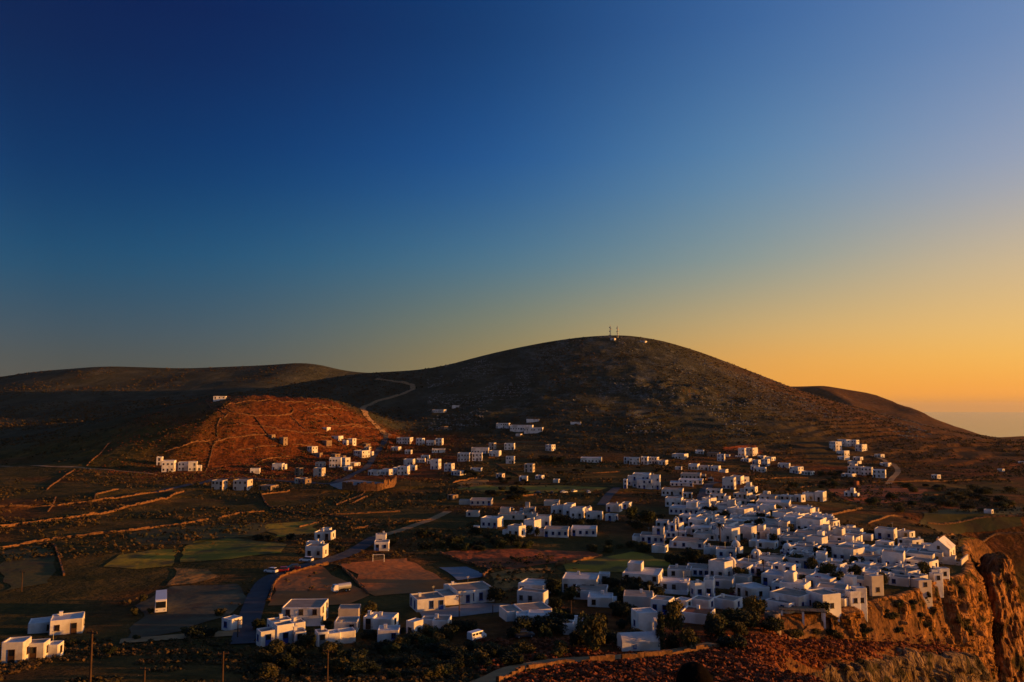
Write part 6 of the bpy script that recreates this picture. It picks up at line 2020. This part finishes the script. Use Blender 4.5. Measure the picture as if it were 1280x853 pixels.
lattice_mast(763, 409, 423, 'left lattice antenna mast beside the hilltop hut with dishes'.replace('left ', ''))
lattice_mast(772, 410, 423, 'slimmer lattice antenna mast on the bare hilltop')
house('beside the hilltop masts', crop(0, 0, 1), [(763, 770, 426, 422.6, .3)], sides='F', n=1)
house('on the crest right of the masts', crop(0, 0, 1), [(800, 809, 429, 426, .3)], sides='F', n=1)
for o, i in HOUSES[-2:]:
    tag(o, 'small white hut ' + i['region'], 'hut', 'huts on the hilltop')

# ------------------------------------------------------------------ person standing on the slope below the camera
mat('skin', (0.42, 0.22, 0.14), None, rough=0.6)
mat('hair', (0.003, 0.0022, 0.002), (0.006, 0.004, 0.003), 20, 0.9, 0.004, 60, spec=0.02)
mat('shirt', (0.02, 0.022, 0.03), (0.03, 0.032, 0.04), 6, 0.9)
mat('trousers', (0.03, 0.03, 0.035), (0.045, 0.045, 0.05), 6, 0.9)


def skin_obj(name, pts, edges, radii, root_i, material, parent, levels=2):
    me = bpy.data.meshes.new(name)
    me.from_pydata(pts, edges, [])
    o = link(name, me, parent)
    sk = o.modifiers.new('skin', 'SKIN')
    for i, d in enumerate(me.skin_vertices[0].data):
        r_ = radii[i]
        d.radius = (r_, r_) if not isinstance(r_, tuple) else r_
        d.use_root = (i == root_i)
    ss = o.modifiers.new('sub', 'SUBSURF'); ss.levels = levels; ss.render_levels = levels
    me.materials.append(MATS[material])
    dg = bpy.context.evaluated_depsgraph_get()
    m2 = bpy.data.meshes.new_from_object(o.evaluated_get(dg))
    o.modifiers.clear(); o.data = m2
    m2.polygons.foreach_set('use_smooth', [True] * len(m2.polygons))
    if not m2.materials: m2.materials.append(MATS[material])
    return o


v = ray(868, 834.0); dperson = 4.5
hx, hz = v[0] * dperson, CAMZ + v[2] * dperson
gz = float(height(np.array(hx), np.array(dperson)))
H = hz - gz                                             # top of the hair above the ground
person = link('person', None, loc=(hx, dperson, gz), rot=(0, 0, R(-12)))
tag(person, 'person with dark hair and dark shirt seen from behind looking over the village', 'person')
S = H / 1.72
J = {'pelvis': (0, 0, .95), 'spine': (0, .01, 1.12), 'chest': (0, 0, 1.30), 'neck0': (0, .01, 1.43), 'neck1': (0, .02, 1.50), 'head': (0, .03, 1.58),
     'shL': (-.19, .01, 1.40), 'elL': (-.25, .0, 1.12), 'wrL': (-.24, .10, .90), 'haL': (-.235, .14, .82), 'shR': (.19, .01, 1.40), 'elR': (.25, .0, 1.12), 'wrR': (.24, .10, .90), 'haR': (.235, .14, .82),
     'hipL': (-.10, 0, .90), 'knL': (-.11, .04, .50), 'anL': (-.12, 0, .08), 'toL': (-.13, .16, .04), 'hipR': (.10, 0, .90), 'knR': (.11, .03, .50), 'anR': (.12, -.02, .08), 'toR': (.14, .14, .04)}
RAD = {'pelvis': (.15, .11), 'spine': (.135, .10), 'chest': (.165, .11), 'neck0': .07, 'neck1': .055, 'head': .06, 'shL': .065, 'elL': .046, 'wrL': .032, 'haL': .035, 'shR': .065, 'elR': .046, 'wrR': .032, 'haR': .035,
       'hipL': .09, 'knL': .062, 'anL': .042, 'toL': .04, 'hipR': .09, 'knR': .062, 'anR': .042, 'toR': .04}
names = list(J); ix = {n_: i for i, n_ in enumerate(names)}
E_ = [('pelvis', 'spine'), ('spine', 'chest'), ('chest', 'neck0'), ('neck0', 'neck1'), ('neck1', 'head'), ('chest', 'shL'), ('shL', 'elL'), ('elL', 'wrL'), ('wrL', 'haL'), ('chest', 'shR'), ('shR', 'elR'), ('elR', 'wrR'), ('wrR', 'haR'),
      ('pelvis', 'hipL'), ('hipL', 'knL'), ('knL', 'anL'), ('anL', 'toL'), ('pelvis', 'hipR'), ('hipR', 'knR'), ('knR', 'anR'), ('anR', 'toR')]
pts = [tuple(c * S for c in J[n_]) for n_ in names]; edg = [(ix[a_], ix[b_]) for a_, b_ in E_]
rad = [tuple(c * S for c in RAD[n_]) if isinstance(RAD[n_], tuple) else RAD[n_] * S for n_ in names]
# fingers
for sd in (-1, 1):
    hnd = 'haL' if sd < 0 else 'haR'
    hp = J[hnd]
    for f_ in range(5):
        base_i = ix[hnd]
        if f_ == 0:
            q1 = (hp[0] - sd * .02, hp[1] + .035, hp[2] + .0); q2 = (hp[0] - sd * .03, hp[1] + .055, hp[2] - .03)
        else:
            q1 = (hp[0], hp[1] + .03 - f_ * .018, hp[2] - .05); q2 = (hp[0] - sd * .012, hp[1] + .04 - f_ * .018, hp[2] - .085 - (.008 if f_ in (2, 3) else 0))
        n0 = len(pts)
        pts += [tuple(c * S for c in q1), tuple(c * S for c in q2)]; rad += [.009 * S, .0075 * S]
        edg += [(base_i, n0), (n0, n0 + 1)]
skin_obj('body', pts, edg, rad, 0, 'skin', person)


def ico(name, c, rx, ry, rz, material, parent, fn=None, sub=4):
    bm = bmesh.new(); bmesh.ops.create_icosphere(bm, subdivisions=sub, radius=1)
    for vv in bm.verts:
        p = vv.co.copy()
        k_ = fn(p) if fn else 1
        vv.co = Vector((p.x * rx * k_, p.y * ry * k_, p.z * rz * k_))
    me = bpy.data.meshes.new(name); bm.to_mesh(me); bm.free()
    me.materials.append(MATS[material]); me.polygons.foreach_set('use_smooth', [True] * len(me.polygons))
    return link(name, me, parent, c)


hc = Vector((0, .03, 1.60)) * S
ico('head', hc, .078 * S, .098 * S, .118 * S, 'skin', person, lambda p: 1 + (.10 * max(0, p.y) * math.exp(-((p.x * 5) ** 2 + ((p.z + .1) * 4) ** 2))))
for s in (-1, 1):
    ico('ear', hc + Vector((s * .08 * S, -.005, -.005)), .014 * S, .026 * S, .036 * S, 'skin', person, None, 2)
    ico('eye', hc + Vector((s * .032 * S, .09 * S, .01 * S)), .013 * S, .01 * S, .009 * S, 'tyre', person, None, 2)
ico('mouth', hc + Vector((0, .093 * S, -.055 * S)), .024 * S, .006 * S, .007 * S, 'terracotta', person, None, 2)
ico('hair', hc + Vector((0, -.016 * S, .024 * S)), .092 * S, .108 * S, .112 * S, 'hair', person,
    lambda p: (1 + .05 * float(noise3(p.x * 5, p.y * 5, p.z * 5, 3)) + .025 * float(noise3(p.x * 14, p.y * 14, p.z * 14, 8))) * (1.0 if (p.y < .45 or p.z > .25) else .82), 4)
# shirt and trousers as shells over the body
sh = [(0, 0, .92), (0, .01, 1.12), (0, 0, 1.30), (0, .01, 1.42), (-.19, .01, 1.395), (-.235, 0, 1.22), (.19, .01, 1.395), (.235, 0, 1.22)]
skin_obj('shirt', [tuple(c * S for c in p) for p in sh], [(0, 1), (1, 2), (2, 3), (2, 4), (4, 5), (2, 6), (6, 7)], [(.165 * S, .125 * S), (.15 * S, .115 * S), (.18 * S, .125 * S), .08 * S, .08 * S, .065 * S, .08 * S, .065 * S], 0, 'shirt', person)
tr = [(0, 0, .97), (-.10, 0, .88), (-.11, .04, .50), (-.12, 0, .12), (.10, 0, .88), (.11, .03, .50), (.12, -.02, .12)]
skin_obj('trousers', [tuple(c * S for c in p) for p in tr], [(0, 1), (1, 2), (2, 3), (0, 4), (4, 5), (5, 6)], [(.165 * S, .125 * S), .105 * S, .078 * S, .06 * S, .105 * S, .078 * S, .06 * S], 0, 'trousers', person)


# birds
def bird(px, py, d, label):
    v_ = ray(px, py)
    root = link('bird', None, loc=(v_[0] * d, d, CAMZ + v_[2] * d), rot=(.1, .25, .5))
    b_ = [(-.16, [(-.005, 0), (.005, 0), (.005, .01), (-.005, .01)]), (-.05, [(-.03, -.02), (.03, -.02), (.03, .03), (-.03, .03)]), (.08, [(-.03, -.025), (.03, -.025), (.025, .03), (-.025, .03)]), (.15, [(-.012, -.005), (.012, -.005), (.01, .02), (-.01, .02)])]
    vv, ff = loft(b_)
    link('body', MB().add(vv, ff).mesh('body', ['car_dark']), root)
    for s in (-1, 1):
        link('wing', mesh_from('wing', [(.07, 0, .02), (-.06, 0, .02), (-.02, s * .18, .07), (.06, s * .18, .07), (-.1, s * .38, .04)], [(0, 1, 2, 3), (2, 4, 3)] if s > 0 else [(0, 3, 2, 1), (2, 3, 4)], 'car_dark'), root)
    tag(root, label, 'bird', 'birds in flight')


bird(106.5, 363.5, 260, 'dark bird flying high in the blue sky')
bird(165, 437.5, 420, 'tiny dark bird flying low over the shaded ridge')

# ------------------------------------------------------------------ haze over sea and land
hz = bpy.data.materials.new('haze'); hz.use_nodes = True
hn = hz.node_tree; hn.nodes.clear()
ho = hn.nodes.new('ShaderNodeOutputMaterial'); hv = hn.nodes.new('ShaderNodeVolumePrincipled')
hv.inputs['Color'].default_value = (0.92, 0.90, 0.88, 1); hv.inputs['Density'].default_value = 0.9e-5; hv.inputs['Anisotropy'].default_value = 0.3
hn.links.new(hv.outputs[0], ho.inputs['Volume'])
MATS['haze'] = hz
tag(link('haze', MB().box(-41000, 41000, -41000, 41000, -216.5, 215).mesh('haze', ['haze'])), 'thin warm haze over the sea and island', kind='stuff')
